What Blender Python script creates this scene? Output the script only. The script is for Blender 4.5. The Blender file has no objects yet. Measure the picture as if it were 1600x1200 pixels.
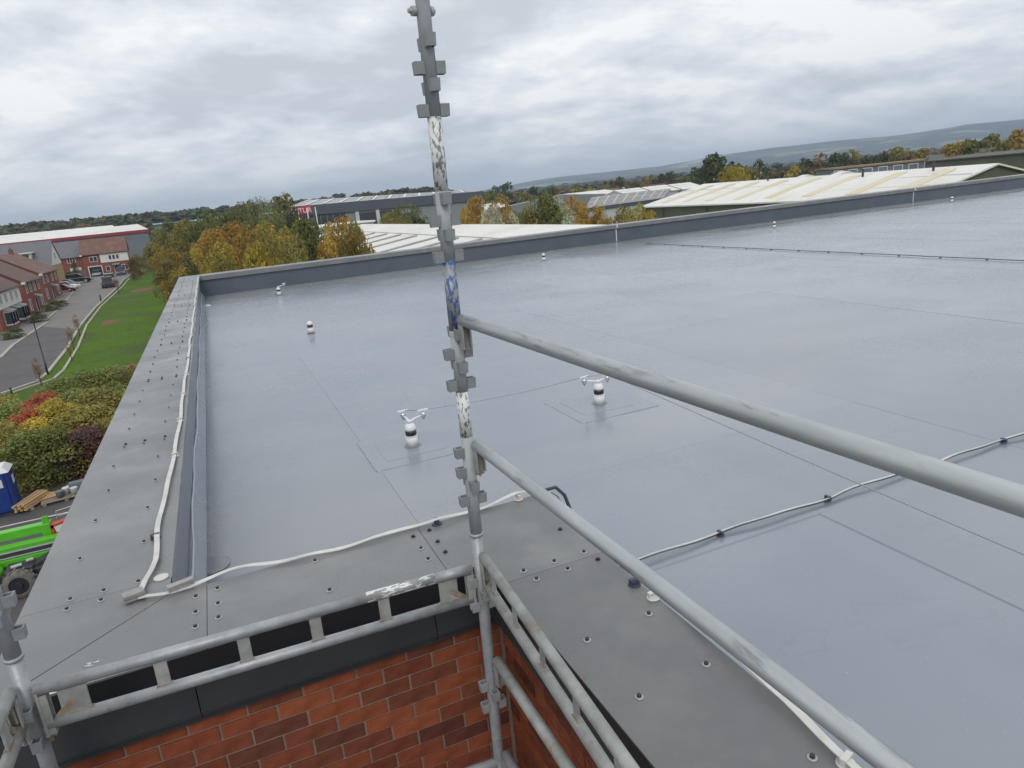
import bpy, math, random
import numpy as np
from mathutils import Vector, Matrix
random.seed(7); RNG = np.random.default_rng(11)
S = bpy.context.scene
COL = S.collection
R = math.radians

# ------------------------------------------------------------------ camera
def make_camera():
    yaw, pitch, roll = 0.3816, 0.2652, 0.0977
    fw = Vector((math.sin(yaw)*math.cos(pitch), math.cos(yaw)*math.cos(pitch), -math.sin(pitch)))
    r0 = Vector((math.cos(yaw), -math.sin(yaw), 0)); d0 = fw.cross(r0)
    r = r0*math.cos(roll) + d0*math.sin(roll)
    d = d0*math.cos(roll) - r0*math.sin(roll)
    cd = bpy.data.cameras.new('camera'); cam = bpy.data.objects.new('camera', cd); COL.objects.link(cam)
    M = Matrix((r, -d, -fw)).transposed().to_4x4(); M.translation = Vector((0, 0, 11.0))
    cam.matrix_world = M
    cd.sensor_width = 36; cd.sensor_fit = 'HORIZONTAL'; cd.lens = 1091.63/1600*36
    cd.clip_start = 0.05; cd.clip_end = 30000
    S.camera = cam
make_camera()

# ------------------------------------------------------------------ world: overcast sky over a Nishita base
SUN_EL, SUN_AZ = 42.0, 200.0      # degrees; azimuth clockwise from +y
def make_world():
    w = bpy.data.worlds.new('World'); S.world = w; w.use_nodes = True
    nt = w.node_tree; N = nt.nodes; L = nt.links; N.clear()
    out = N.new('ShaderNodeOutputWorld'); bg = N.new('ShaderNodeBackground'); bg.inputs[1].default_value = 0.10
    L.new(bg.outputs[0], out.inputs[0])
    sky = N.new('ShaderNodeTexSky'); sky.sky_type = 'NISHITA'; sky.sun_disc = False
    sky.sun_elevation = R(SUN_EL); sky.sun_rotation = R(SUN_AZ); sky.air_density = 1.2; sky.dust_density = 2.5
    tc = N.new('ShaderNodeTexCoord'); sep = N.new('ShaderNodeSeparateXYZ'); L.new(tc.outputs['Generated'], sep.inputs[0])
    def math_(op, a, b=None):
        m = N.new('ShaderNodeMath'); m.operation = op
        for i, v in enumerate((a, b)):
            if v is None: continue
            if isinstance(v, (int, float)): m.inputs[i].default_value = v
            else: L.new(v, m.inputs[i])
        return m.outputs[0]
    zc = math_('MAXIMUM', sep.outputs[2], 0.0)
    den = math_('ADD', zc, 0.24)
    cx = math_('DIVIDE', sep.outputs[0], den); cy = math_('DIVIDE', sep.outputs[1], den)
    cmb = N.new('ShaderNodeCombineXYZ'); L.new(cx, cmb.inputs[0]); L.new(cy, cmb.inputs[1])
    mp = N.new('ShaderNodeMapping'); mp.inputs['Rotation'].default_value = (0, 0, R(20)); mp.inputs['Scale'].default_value = (1.15, 1.25, 1); L.new(cmb.outputs[0], mp.inputs[0])
    def noise(scale, det, rough, dist, off):
        n = N.new('ShaderNodeTexNoise'); n.inputs['Scale'].default_value = scale; n.inputs['Detail'].default_value = det
        n.inputs['Roughness'].default_value = rough; n.inputs['Distortion'].default_value = dist
        o = N.new('ShaderNodeMapping'); o.inputs['Location'].default_value = off; L.new(mp.outputs[0], o.inputs[0]); L.new(o.outputs[0], n.inputs['Vector'])
        return n.outputs['Fac']
    def cloud(off):
        b_ = noise(0.60, 5, 0.5, 0.35, off); s_ = noise(1.9, 10, 0.60, 0.1, (off[0]*1+4.2, off[1]+2.1, 2))
        return math_('ADD', math_('MULTIPLY', b_, 0.60), math_('MULTIPLY', s_, 0.40))
    c0 = cloud((3.1, 7.7, 0)); c1 = cloud((3.1+0.10, 7.7+0.16, 0))      # second copy slightly nearer the sun gives lit tops and dark bases
    mixv = math_('ADD', c0, math_('MULTIPLY', math_('SUBTRACT', c0, c1), 0.7))
    brk = noise(1.0, 8, 0.58, 0.3, (9.3, 2.2, 5))
    ramp = N.new('ShaderNodeValToRGB'); L.new(mixv, ramp.inputs[0])
    e = ramp.color_ramp.elements
    e[0].position = 0.385; e[0].color = (5.4, 5.7, 6.1, 1)
    e[1].position = 0.575; e[1].color = (9.2, 9.15, 9.1, 1)
    m1 = ramp.color_ramp.elements.new(0.46); m1.color = (6.6, 6.95, 7.45, 1)
    m2 = ramp.color_ramp.elements.new(0.515); m2.color = (7.7, 7.9, 8.2, 1)
    # thin bright breaks
    br = N.new('ShaderNodeMapRange'); br.inputs[1].default_value = 0.56; br.inputs[2].default_value = 0.72; L.new(brk, br.inputs[0])
    br.inputs[3].default_value = 0.0; br.inputs[4].default_value = 0.40
    mx = N.new('ShaderNodeMix'); mx.data_type = 'RGBA'; L.new(br.outputs[0], mx.inputs[0]); L.new(ramp.outputs[0], mx.inputs[6]); mx.inputs[7].default_value = (11.0, 10.9, 10.5, 1)
    # paler, softer band low over the horizon
    hz = N.new('ShaderNodeMapRange'); hz.inputs[1].default_value = 0.0; hz.inputs[2].default_value = 0.07; hz.inputs[3].default_value = 0.45; hz.inputs[4].default_value = 0.0
    L.new(zc, hz.inputs[0])
    mh = N.new('ShaderNodeMix'); mh.data_type = 'RGBA'; L.new(hz.outputs[0], mh.inputs[0]); L.new(mx.outputs[2], mh.inputs[6]); mh.inputs[7].default_value = (8.8, 9.1, 9.3, 1)
    fin = N.new('ShaderNodeMix'); fin.data_type = 'RGBA'; fin.inputs[0].default_value = 0.94
    L.new(sky.outputs[0], fin.inputs[6]); L.new(mh.outputs[2], fin.inputs[7])
    L.new(fin.outputs[2], bg.inputs[0])
make_world()
def make_sun():
    ld = bpy.data.lights.new('sun', 'SUN'); ld.energy = 0.8; ld.angle = R(25); ld.color = (1.0, 0.965, 0.91)
    o = bpy.data.objects.new('sun', ld); COL.objects.link(o)
    el, az = R(SUN_EL), R(SUN_AZ)
    dvec = Vector((math.sin(az)*math.cos(el), math.cos(az)*math.cos(el), math.sin(el)))
    o.rotation_euler = dvec.to_track_quat('Z', 'Y').to_euler(); o.location = (0, 0, 60)
make_sun()
vs = S.view_settings; vs.view_transform = 'Standard'; vs.look = 'None'; vs.gamma = 1; vs.exposure = 0.31; vs.use_curve_mapping = False
S.cycles.max_bounces = 6; S.cycles.transparent_max_bounces = 8; S.cycles.volume_bounces = 0

# ------------------------------------------------------------------ materials
def _links(m): return m.node_tree.nodes, m.node_tree.links
def mat(name, c1, c2=None, scale=3.0, rough=0.6, metal=0.0, rough2=None, detail=6, bump=0.0, bscale=None, stretch=(1, 1, 1),
        tint=False, lo=0.35, hi=0.65, spec=0.5, c3=None, s3=0.5, lo3=0.5, hi3=0.7, bdist=0.01, coat=0.0):
    m = bpy.data.materials.new(name); m.use_nodes = True; N, L = _links(m)
    b = N['Principled BSDF']; b.inputs['Metallic'].default_value = metal; b.inputs['Roughness'].default_value = rough
    b.inputs['Specular IOR Level'].default_value = spec
    if coat: b.inputs['Coat Weight'].default_value = coat; b.inputs['Coat Roughness'].default_value = 0.1
    tc = N.new('ShaderNodeTexCoord'); mp = N.new('ShaderNodeMapping'); mp.inputs['Scale'].default_value = stretch
    L.new(tc.outputs['Object'], mp.inputs[0])
    def noise(sc, det=detail, rg=0.6):
        n = N.new('ShaderNodeTexNoise'); n.inputs['Scale'].default_value = sc; n.inputs['Detail'].default_value = det; n.inputs['Roughness'].default_value = rg
        L.new(mp.outputs[0], n.inputs['Vector']); return n.outputs['Fac']
    def rng(sock, a, b_, c=0.0, d=1.0):
        r = N.new('ShaderNodeMapRange'); r.inputs[1].default_value = a; r.inputs[2].default_value = b_; r.inputs[3].default_value = c; r.inputs[4].default_value = d
        L.new(sock, r.inputs[0]); return r.outputs[0]
    c2 = c2 or c1
    nf = noise(scale)
    mx = N.new('ShaderNodeMix'); mx.data_type = 'RGBA'; L.new(rng(nf, lo, hi), mx.inputs[0])
    mx.inputs[6].default_value = (*c1, 1); mx.inputs[7].default_value = (*c2, 1); cur = mx.outputs[2]
    if c3:
        m3 = N.new('ShaderNodeMix'); m3.data_type = 'RGBA'; L.new(rng(noise(s3), lo3, hi3), m3.inputs[0]); L.new(cur, m3.inputs[6]); m3.inputs[7].default_value = (*c3, 1); cur = m3.outputs[2]
    if tint:
        oi = N.new('ShaderNodeObjectInfo'); mm = N.new('ShaderNodeMix'); mm.data_type = 'RGBA'; mm.blend_type = 'MULTIPLY'; mm.inputs[0].default_value = 1
        L.new(cur, mm.inputs[6]); L.new(oi.outputs['Color'], mm.inputs[7]); cur = mm.outputs[2]
    L.new(cur, b.inputs['Base Color'])
    if rough2 is not None: L.new(rng(noise(scale*0.6), 0.35, 0.65, rough, rough2), b.inputs['Roughness'])
    if bump:
        bn = N.new('ShaderNodeBump'); bn.inputs['Strength'].default_value = bump; bn.inputs['Distance'].default_value = bdist
        L.new(noise(bscale or scale*4), bn.inputs['Height']); L.new(bn.outputs[0], b.inputs['Normal'])
    return m

M = {}
M['galv'] = mat('galvanised_steel', (0.33, 0.355, 0.365), (0.40, 0.425, 0.435), 9, 0.5, 0.10, 0.65, bump=0.25, bscale=60, c3=(0.24, 0.245, 0.24), s3=26, lo3=0.60, hi3=0.76, bdist=0.002)
M['galv_pocket'] = mat('dull_galvanised_pocket', (0.235, 0.255, 0.262), (0.27, 0.29, 0.297), 40, 0.55, 0.1, bump=0.2, bscale=90, bdist=0.002)
M['galv_rail'] = mat('pale_galvanised_rail', (0.36, 0.385, 0.395), (0.50, 0.53, 0.54), 5, 0.36, 0.45, 0.55, bump=0.3, bscale=45, stretch=(2.2, 0.35, 2.2), c3=(0.17, 0.175, 0.17), s3=13, lo3=0.56, hi3=0.72, bdist=0.002)
M['galv_new'] = mat('bright_galvanised_steel', (0.30, 0.32, 0.335), (0.42, 0.44, 0.455), 14, 0.42, 0.4, 0.55, bump=0.15, bscale=80, c3=(0.22, 0.22, 0.21), s3=30, lo3=0.6, hi3=0.75, bdist=0.002)
M['galv_dirty'] = mat('weathered_galvanised_steel', (0.30, 0.31, 0.29), (0.46, 0.47, 0.45), 12, 0.55, 0.35, 0.7, bump=0.35, bscale=70, c3=(0.24, 0.185, 0.11), s3=9, lo3=0.56, hi3=0.75, bdist=0.003)
M['rust'] = mat('rust_stained_steel', (0.35, 0.33, 0.28), (0.24, 0.15, 0.08), 30, 0.7, 0.2, bump=0.3, bdist=0.003)

def paint_mat(name, paint, under1, under2, scale, thr, stretch=(1, 1, 0.5)):
    m = mat(name, under1, under2, 12, 0.5, 0.35); N, L = _links(m); b = N['Principled BSDF']
    tc = N.new('ShaderNodeTexCoord'); mp = N.new('ShaderNodeMapping'); mp.inputs['Scale'].default_value = stretch; L.new(tc.outputs['Object'], mp.inputs[0])
    n = N.new('ShaderNodeTexNoise'); n.inputs['Scale'].default_value = scale; n.inputs['Detail'].default_value = 5; n.inputs['Roughness'].default_value = 0.62; L.new(mp.outputs[0], n.inputs['Vector'])
    r = N.new('ShaderNodeMapRange'); r.inputs[1].default_value = thr; r.inputs[2].default_value = thr+0.015; L.new(n.outputs['Fac'], r.inputs[0])
    old = b.inputs['Base Color'].links[0].from_socket
    mx = N.new('ShaderNodeMix'); mx.data_type = 'RGBA'; L.new(r.outputs[0], mx.inputs[0]); mx.inputs[6].default_value = (*paint, 1); L.new(old, mx.inputs[7]); L.new(mx.outputs[2], b.inputs['Base Color'])
    mt = N.new('ShaderNodeMath'); mt.operation = 'MULTIPLY'; mt.inputs[1].default_value = 0.35; L.new(r.outputs[0], mt.inputs[0]); L.new(mt.outputs[0], b.inputs['Metallic'])
    bn = N.new('ShaderNodeBump'); bn.inputs['Strength'].default_value = 0.6; bn.inputs['Distance'].default_value = 0.002; bn.invert = True; L.new(r.outputs[0], bn.inputs['Height']); L.new(bn.outputs[0], b.inputs['Normal'])
    return m
M['white_paint'] = paint_mat('chipped_white_paint', (0.72, 0.73, 0.70), (0.20, 0.215, 0.215), (0.27, 0.285, 0.285), 95, 0.53, (1, 1, 0.42))
M['blue_paint'] = paint_mat('chipped_blue_paint', (0.055, 0.115, 0.33), (0.28, 0.30, 0.30), (0.36, 0.38, 0.38), 80, 0.475, (1, 1, 0.42))
M['white_scuff'] = paint_mat('scuffed_white_paint', (0.74, 0.75, 0.74), (0.24, 0.25, 0.25), (0.36, 0.37, 0.37), 55, 0.505, (0.35, 1, 1))

M['coping'] = mat('grey_coping_sheet', (0.168, 0.173, 0.175), (0.198, 0.203, 0.203), 2.2, 0.22, 0.0, 0.5, bump=0.025, bscale=6, c3=(0.245, 0.248, 0.243), s3=2.4, lo3=0.50, hi3=0.78, tint=True, bdist=0.01)
M['coping_under'] = mat('dark_gap_strip', (0.06, 0.062, 0.066), None, 5, 0.6)
M['fascia_black'] = mat('black_fascia', (0.010, 0.011, 0.014), (0.016, 0.017, 0.021), 4, 0.5)
M['fascia_grey'] = mat('anthracite_fascia', (0.030, 0.033, 0.038), (0.042, 0.045, 0.050), 3, 0.42, bump=0.04)
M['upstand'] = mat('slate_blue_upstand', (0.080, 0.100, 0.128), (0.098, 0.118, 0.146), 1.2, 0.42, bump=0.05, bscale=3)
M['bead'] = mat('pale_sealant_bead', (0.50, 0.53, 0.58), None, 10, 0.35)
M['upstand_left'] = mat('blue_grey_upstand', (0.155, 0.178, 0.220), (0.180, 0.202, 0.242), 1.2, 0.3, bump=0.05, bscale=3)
M['brick'] = mat('red_clay_brick', (1.05, 1.05, 1.05), (0.72, 0.68, 0.66), 14, 0.85, bump=0.5, bscale=90, tint=True, c3=(0.55, 0.50, 0.52), s3=6, lo3=0.56, hi3=0.78, bdist=0.004, spec=0.25)
M['mortar'] = mat('grey_mortar', (0.235, 0.19, 0.155), (0.31, 0.25, 0.205), 40, 0.95, bump=0.5, bscale=200, bdist=0.003, spec=0.2)
M['washer'] = mat('pale_steel_washer', (0.42, 0.43, 0.435), None, 10, 0.4, 0.5)
M['screwhead'] = mat('dark_screw_head', (0.035, 0.037, 0.042), None, 10, 0.4, 0.3)
M['tape'] = mat('off_white_conductor_tape', (0.66, 0.655, 0.62), (0.54, 0.535, 0.50), 12, 0.5, bump=0.1, c3=(0.40, 0.39, 0.36), s3=6, lo3=0.62, hi3=0.8)
M['tape_dark'] = mat('grey_conductor_tape', (0.13, 0.14, 0.16), (0.20, 0.21, 0.23), 10, 0.5)
M['clip_and_shade_dark'] = mat('dark_blue_grey_clip_and_shade', (0.035, 0.045, 0.075), (0.05, 0.06, 0.09), 20, 0.4)  # clips, and the painted shade along the deck tape
M['clip_white'] = mat('cream_clip', (0.62, 0.61, 0.57), None, 20, 0.45)
M['block'] = mat('grey_metal_connector', (0.30, 0.285, 0.275), (0.40, 0.385, 0.37), 20, 0.5, 0.3, bump=0.1)
M['anchor_white'] = mat('white_anchor_plastic', (0.80, 0.81, 0.82), (0.70, 0.71, 0.72), 20, 0.35)
M['anchor_black'] = mat('black_anchor_band', (0.015, 0.017, 0.022), None, 20, 0.35)
M['steel'] = mat('brushed_steel', (0.6, 0.61, 0.62), None, 30, 0.3, 0.8)
M['cable'] = mat('steel_cable', (0.38, 0.38, 0.38), None, 60, 0.4, 0.5)
M['droppings'] = mat('white_splash', (0.72, 0.72, 0.70), (0.45, 0.46, 0.46), 60, 0.8)
M['timber'] = mat('pale_new_timber', (0.58, 0.40, 0.22), (0.48, 0.31, 0.16), 6, 0.7, stretch=(1, 8, 8), bump=0.1)
M['timber_old'] = mat('grey_pallet_timber', (0.30, 0.24, 0.18), (0.22, 0.18, 0.14), 6, 0.8)

def deck_mat():
    m = bpy.data.materials.new('blue_grey_roof_membrane'); m.use_nodes = True; N, L = _links(m); b = N['Principled BSDF']
    tc = N.new('ShaderNodeTexCoord')
    def noise(sc, st=(1, 1, 1), det=6, rg=0.55, off=(0, 0, 0)):
        mp = N.new('ShaderNodeMapping'); mp.inputs['Scale'].default_value = st; mp.inputs['Location'].default_value = off; L.new(tc.outputs['Object'], mp.inputs[0])
        n = N.new('ShaderNodeTexNoise'); n.inputs['Scale'].default_value = sc; n.inputs['Detail'].default_value = det; n.inputs['Roughness'].default_value = rg; L.new(mp.outputs[0], n.inputs['Vector']); return n.outputs['Fac']
    def rng(s, a, b_, c, d):
        r = N.new('ShaderNodeMapRange'); r.interpolation_type = 'SMOOTHSTEP'; r.inputs[1].default_value = a; r.inputs[2].default_value = b_; r.inputs[3].default_value = c; r.inputs[4].default_value = d; L.new(s, r.inputs[0]); return r.outputs[0]
    def mix(f, a, c):
        x = N.new('ShaderNodeMix'); x.data_type = 'RGBA'
        L.new(f, x.inputs[0])
        if isinstance(a, tuple): x.inputs[6].default_value = (*a, 1)
        else: L.new(a, x.inputs[6])
        if isinstance(c, tuple): x.inputs[7].default_value = (*c, 1)
        else: L.new(c, x.inputs[7])
        return x.outputs[2]
    c = mix(rng(noise(0.45), 0.35, 0.65, 0, 1), (0.200, 0.236, 0.278), (0.232, 0.266, 0.306))
    c = mix(rng(noise(2.6, (0.35, 1, 1), off=(3, 1, 0)), 0.52, 0.75, 0, 0.22), c, (0.27, 0.30, 0.345))      # scuffs and dried dust
    c = mix(rng(noise(1.1, (1, 0.5, 1), off=(8, 4, 0)), 0.56, 0.72, 0, 0.35), c, (0.19, 0.22, 0.275))      # damp marks
    c = mix(rng(noise(0.22, (1, 2.2, 1), off=(1, 9, 0)), 0.52, 0.66, 0, 0.35), c, (0.285, 0.285, 0.285))     # silt films
    pn = noise(0.9, (1, 1.3, 1), 5, 0.5, (12, 3, 0))                       # tide marks where puddles dried
    ring = N.new('ShaderNodeMath'); ring.operation = 'COMPARE'; L.new(pn, ring.inputs[0]); ring.inputs[1].default_value = 0.60; ring.inputs[2].default_value = 0.006
    rg = N.new('ShaderNodeMath'); rg.operation = 'MULTIPLY'; rg.inputs[1].default_value = 0.13; L.new(ring.outputs[0], rg.inputs[0])
    c = mix(rg.outputs[0], c, (0.150, 0.165, 0.195))
    c = mix(rng(noise(1.9, (1, 1, 1), 8, 0.7, (2, 14, 0)), 0.66, 0.70, 0, 0.40), c, (0.125, 0.140, 0.165))   # small dark scuffs
    c = mix(rng(noise(30, (1, 1, 1), 3, 0.6, (2, 4, 0)), 0.70, 0.74, 0, 0.5), c, (0.33, 0.35, 0.37))          # specks of grit
    oi = N.new('ShaderNodeObjectInfo'); mm = N.new('ShaderNodeMix'); mm.data_type = 'RGBA'; mm.blend_type = 'MULTIPLY'; mm.inputs[0].default_value = 1
    L.new(c, mm.inputs[6]); L.new(oi.outputs['Color'], mm.inputs[7])
    L.new(mm.outputs[2], b.inputs['Base Color'])
    rr = N.new('ShaderNodeMath'); rr.operation = 'ADD'
    L.new(rng(noise(0.5, off=(5, 5, 0)), 0.35, 0.68, 0.20, 0.29), rr.inputs[0]); L.new(rng(noise(5, off=(2, 2, 0)), 0.4, 0.7, -0.01, 0.02), rr.inputs[1])
    L.new(rr.outputs[0], b.inputs['Roughness']); b.inputs['Specular IOR Level'].default_value = 1.3
    b1 = N.new('ShaderNodeBump'); b1.inputs['Strength'].default_value = 0.06; b1.inputs['Distance'].default_value = 0.02
    L.new(noise(1.6, (0.7, 1, 1), 4, 0.5), b1.inputs['Height'])
    b2 = N.new('ShaderNodeBump'); b2.inputs['Strength'].default_value = 0.04; b2.inputs['Distance'].default_value = 0.002
    L.new(noise(45, (1, 1, 1), 4, 0.6), b2.inputs['Height']); L.new(b1.outputs[0], b2.inputs['Normal']); L.new(b2.outputs[0], b.inputs['Normal'])
    return m
M['deck'] = deck_mat()

def leaf_mat():
    m = bpy.data.materials.new('leaves'); m.use_nodes = True; N, L = _links(m); b = N['Principled BSDF']
    oi = N.new('ShaderNodeObjectInfo'); at = N.new('ShaderNodeAttribute'); at.attribute_name = 'leafcol'
    mm = N.new('ShaderNodeMix'); mm.data_type = 'RGBA'; mm.blend_type = 'MULTIPLY'; mm.inputs[0].default_value = 1
    L.new(oi.outputs['Color'], mm.inputs[6]); L.new(at.outputs['Color'], mm.inputs[7]); sc_ = N.new('ShaderNodeVectorMath'); sc_.operation = 'SCALE'; sc_.inputs['Scale'].default_value = 1.62; L.new(mm.outputs[2], sc_.inputs[0]); L.new(sc_.outputs[0], b.inputs['Base Color'])
    b.inputs['Roughness'].default_value = 0.65; b.inputs['Specular IOR Level'].default_value = 0.25
    tr = N.new('ShaderNodeBsdfTranslucent'); L.new(sc_.outputs[0], tr.inputs[0])
    ms = N.new('ShaderNodeMixShader'); ms.inputs[0].default_value = 0.34; L.new(b.outputs[0], ms.inputs[1]); L.new(tr.outputs[0], ms.inputs[2])
    L.new(ms.outputs[0], N['Material Output'].inputs[0]); return m
M['leaf'] = leaf_mat()
M['bark'] = mat('grey_brown_bark', (0.11, 0.085, 0.065), (0.06, 0.05, 0.04), 5, 0.9, bump=0.4)
M['roof_red'] = mat('brown_red_roof_tile', (0.185, 0.092, 0.066), (0.130, 0.070, 0.055), 1.5, 0.75, c3=(0.22, 0.13, 0.10), s3=0.5)
M['roof_brown'] = mat('brown_roof_tile', (0.150, 0.088, 0.070), (0.115, 0.070, 0.058), 1.5, 0.75)
M['roof_slate'] = mat('slate_roof_tile', (0.125, 0.128, 0.140), (0.155, 0.157, 0.165), 1.5, 0.6)
M['hbrick'] = mat('house_red_brick', (0.255, 0.078, 0.052), (0.180, 0.058, 0.042), 2.5, 0.85, c3=(0.30, 0.11, 0.075), s3=8)
M['hbrick_yellow'] = mat('house_yellow_brick', (0.42, 0.30, 0.16), (0.34, 0.24, 0.13), 3, 0.85)
M['white_board'] = mat('white_weatherboard', (0.70, 0.69, 0.65), (0.62, 0.61, 0.58), 3, 0.6)
M['white_frame'] = mat('white_window_frame', (0.75, 0.75, 0.74), None, 4, 0.4)
M['pane'] = mat('dark_window_pane', (0.045, 0.052, 0.062), (0.07, 0.08, 0.09), 1, 0.08)
M['lead'] = mat('grey_lead_roof', (0.22, 0.225, 0.23), None, 3, 0.5)
M['dark_void'] = mat('dark_garage_opening', (0.02, 0.02, 0.022), None, 3, 0.8)
M['asphalt'] = mat('dark_asphalt', (0.085, 0.080, 0.083), (0.105, 0.100, 0.102), 0.6, 0.75, bump=0.2, bscale=40, c3=(0.070, 0.067, 0.070), s3=0.25)
M['asphalt_yard'] = mat('yard_asphalt', (0.075, 0.070, 0.070), (0.100, 0.093, 0.092), 0.8, 0.8, bump=0.2, bscale=40, c3=(0.06, 0.057, 0.057), s3=0.4)
M['setts'] = mat('grey_block_paving', (0.175, 0.165, 0.152), (0.21, 0.198, 0.183), 0.4, 0.8, c3=(0.15, 0.145, 0.14), s3=0.12)
M['pavement'] = mat('pavement_slabs', (0.185, 0.172, 0.165), (0.215, 0.20, 0.19), 0.8, 0.8)
M['kerb'] = mat('pale_kerb_stone', (0.44, 0.41, 0.35), (0.36, 0.34, 0.29), 2, 0.8)
M['paintline'] = mat('white_road_paint', (0.58, 0.57, 0.56), (0.40, 0.39, 0.38), 3, 0.7)
M['soil'] = mat('brown_soil', (0.085, 0.066, 0.046), (0.060, 0.058, 0.032), 1.2, 0.95, bump=0.6, bdist=0.05, c3=(0.05, 0.065, 0.025), s3=0.8)
M['redsoil'] = mat('red_bare_soil', (0.20, 0.085, 0.052), (0.15, 0.070, 0.045), 1.2, 0.95)
M['shed_white'] = mat('white_sheet_roof', (0.70, 0.69, 0.64), (0.78, 0.77, 0.73), 0.06, 0.5, c3=(0.66, 0.63, 0.52), s3=0.15, stretch=(1, 1, 1))
M['shed_grey'] = mat('pale_grey_sheet_roof', (0.36, 0.37, 0.38), (0.41, 0.42, 0.43), 0.08, 0.5)
M['shed_midgrey'] = mat('grey_sheet_roof', (0.24, 0.24, 0.25), (0.29, 0.29, 0.30), 0.1, 0.6)
M['clad_dark'] = mat('dark_blue_grey_cladding', (0.075, 0.085, 0.115), (0.088, 0.098, 0.128), 0.2, 0.55)
M['clad_grey'] = mat('grey_cladding', (0.22, 0.23, 0.245), (0.26, 0.27, 0.28), 0.3, 0.6)
M['clad_blue'] = mat('blue_grey_cladding', (0.155, 0.175, 0.20), (0.175, 0.195, 0.215), 0.3, 0.6)
M['clad_green'] = mat('olive_green_cladding', (0.085, 0.092, 0.062), (0.105, 0.11, 0.075), 0.3, 0.7)
M['clad_white'] = mat('white_cladding', (0.55, 0.57, 0.60), None, 0.3, 0.6)
M['rooflight_dark'] = mat('grey_rooflight', (0.30, 0.29, 0.26), (0.36, 0.35, 0.31), 0.5, 0.4)
M['rooflight_yellow'] = mat('yellowed_rooflight', (0.62, 0.53, 0.30), (0.68, 0.62, 0.46), 0.1, 0.45)
M['rooflight_cream'] = mat('cream_rooflight', (0.46, 0.43, 0.33), None, 0.2, 0.5)
M['red_trim'] = mat('red_metal_trim', (0.30, 0.035, 0.04), None, 1, 0.5)
M['red_sign'] = mat('red_sign_panel', (0.55, 0.03, 0.06), None, 1, 0.5)
M['joint'] = mat('pale_grey_joint', (0.52, 0.53, 0.52), None, 1, 0.5)
M['white_letter'] = mat('white_lettering', (0.80, 0.78, 0.78), None, 1, 0.5)
M['moss'] = mat('mossy_flat_roof', (0.30, 0.20, 0.10), (0.22, 0.19, 0.11), 0.2, 0.9, c3=(0.36, 0.27, 0.17), s3=0.08)
M['blue_glass'] = mat('blue_grey_glazing', (0.10, 0.13, 0.17), (0.22, 0.25, 0.30), 0.25, 0.3)
M['lift_green'] = mat('lime_green_paint', (0.12, 0.52, 0.03), (0.10, 0.44, 0.03), 2, 0.35)
M['lift_dark'] = mat('dark_machine_metal', (0.03, 0.033, 0.04), (0.06, 0.06, 0.065), 4, 0.55)
M['lift_grey'] = mat('grey_machine_stripe', (0.45, 0.47, 0.48), None, 4, 0.4)
M['lift_red'] = mat('red_orange_machine_paint', (0.50, 0.075, 0.035), (0.42, 0.06, 0.03), 4, 0.5)
M['rubber'] = mat('dusty_tyre_rubber', (0.12, 0.115, 0.105), (0.20, 0.19, 0.17), 5, 0.9)
M['rim'] = mat('dark_wheel_rim', (0.02, 0.022, 0.03), None, 5, 0.6)
M['toilet_blue'] = mat('blue_plastic', (0.012, 0.035, 0.20), (0.015, 0.045, 0.24), 2, 0.4)
M['toilet_white'] = mat('white_plastic', (0.66, 0.68, 0.68), None, 2, 0.45)
M['black_metal'] = mat('black_painted_metal', (0.02, 0.02, 0.022), None, 4, 0.4)
M['carpaint'] = mat('car_paint', (1, 1, 1), None, 4, 0.25, tint=True, coat=0.6)
M['carglass'] = mat('car_glass', (0.02, 0.025, 0.03), None, 4, 0.08)
M['carlight'] = mat('car_lamp', (0.5, 0.5, 0.5), None, 4, 0.2)
M['tyre'] = mat('car_tyre', (0.02, 0.02, 0.02), None, 4, 0.8)
M['hedge_base'] = M['soil']

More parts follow.
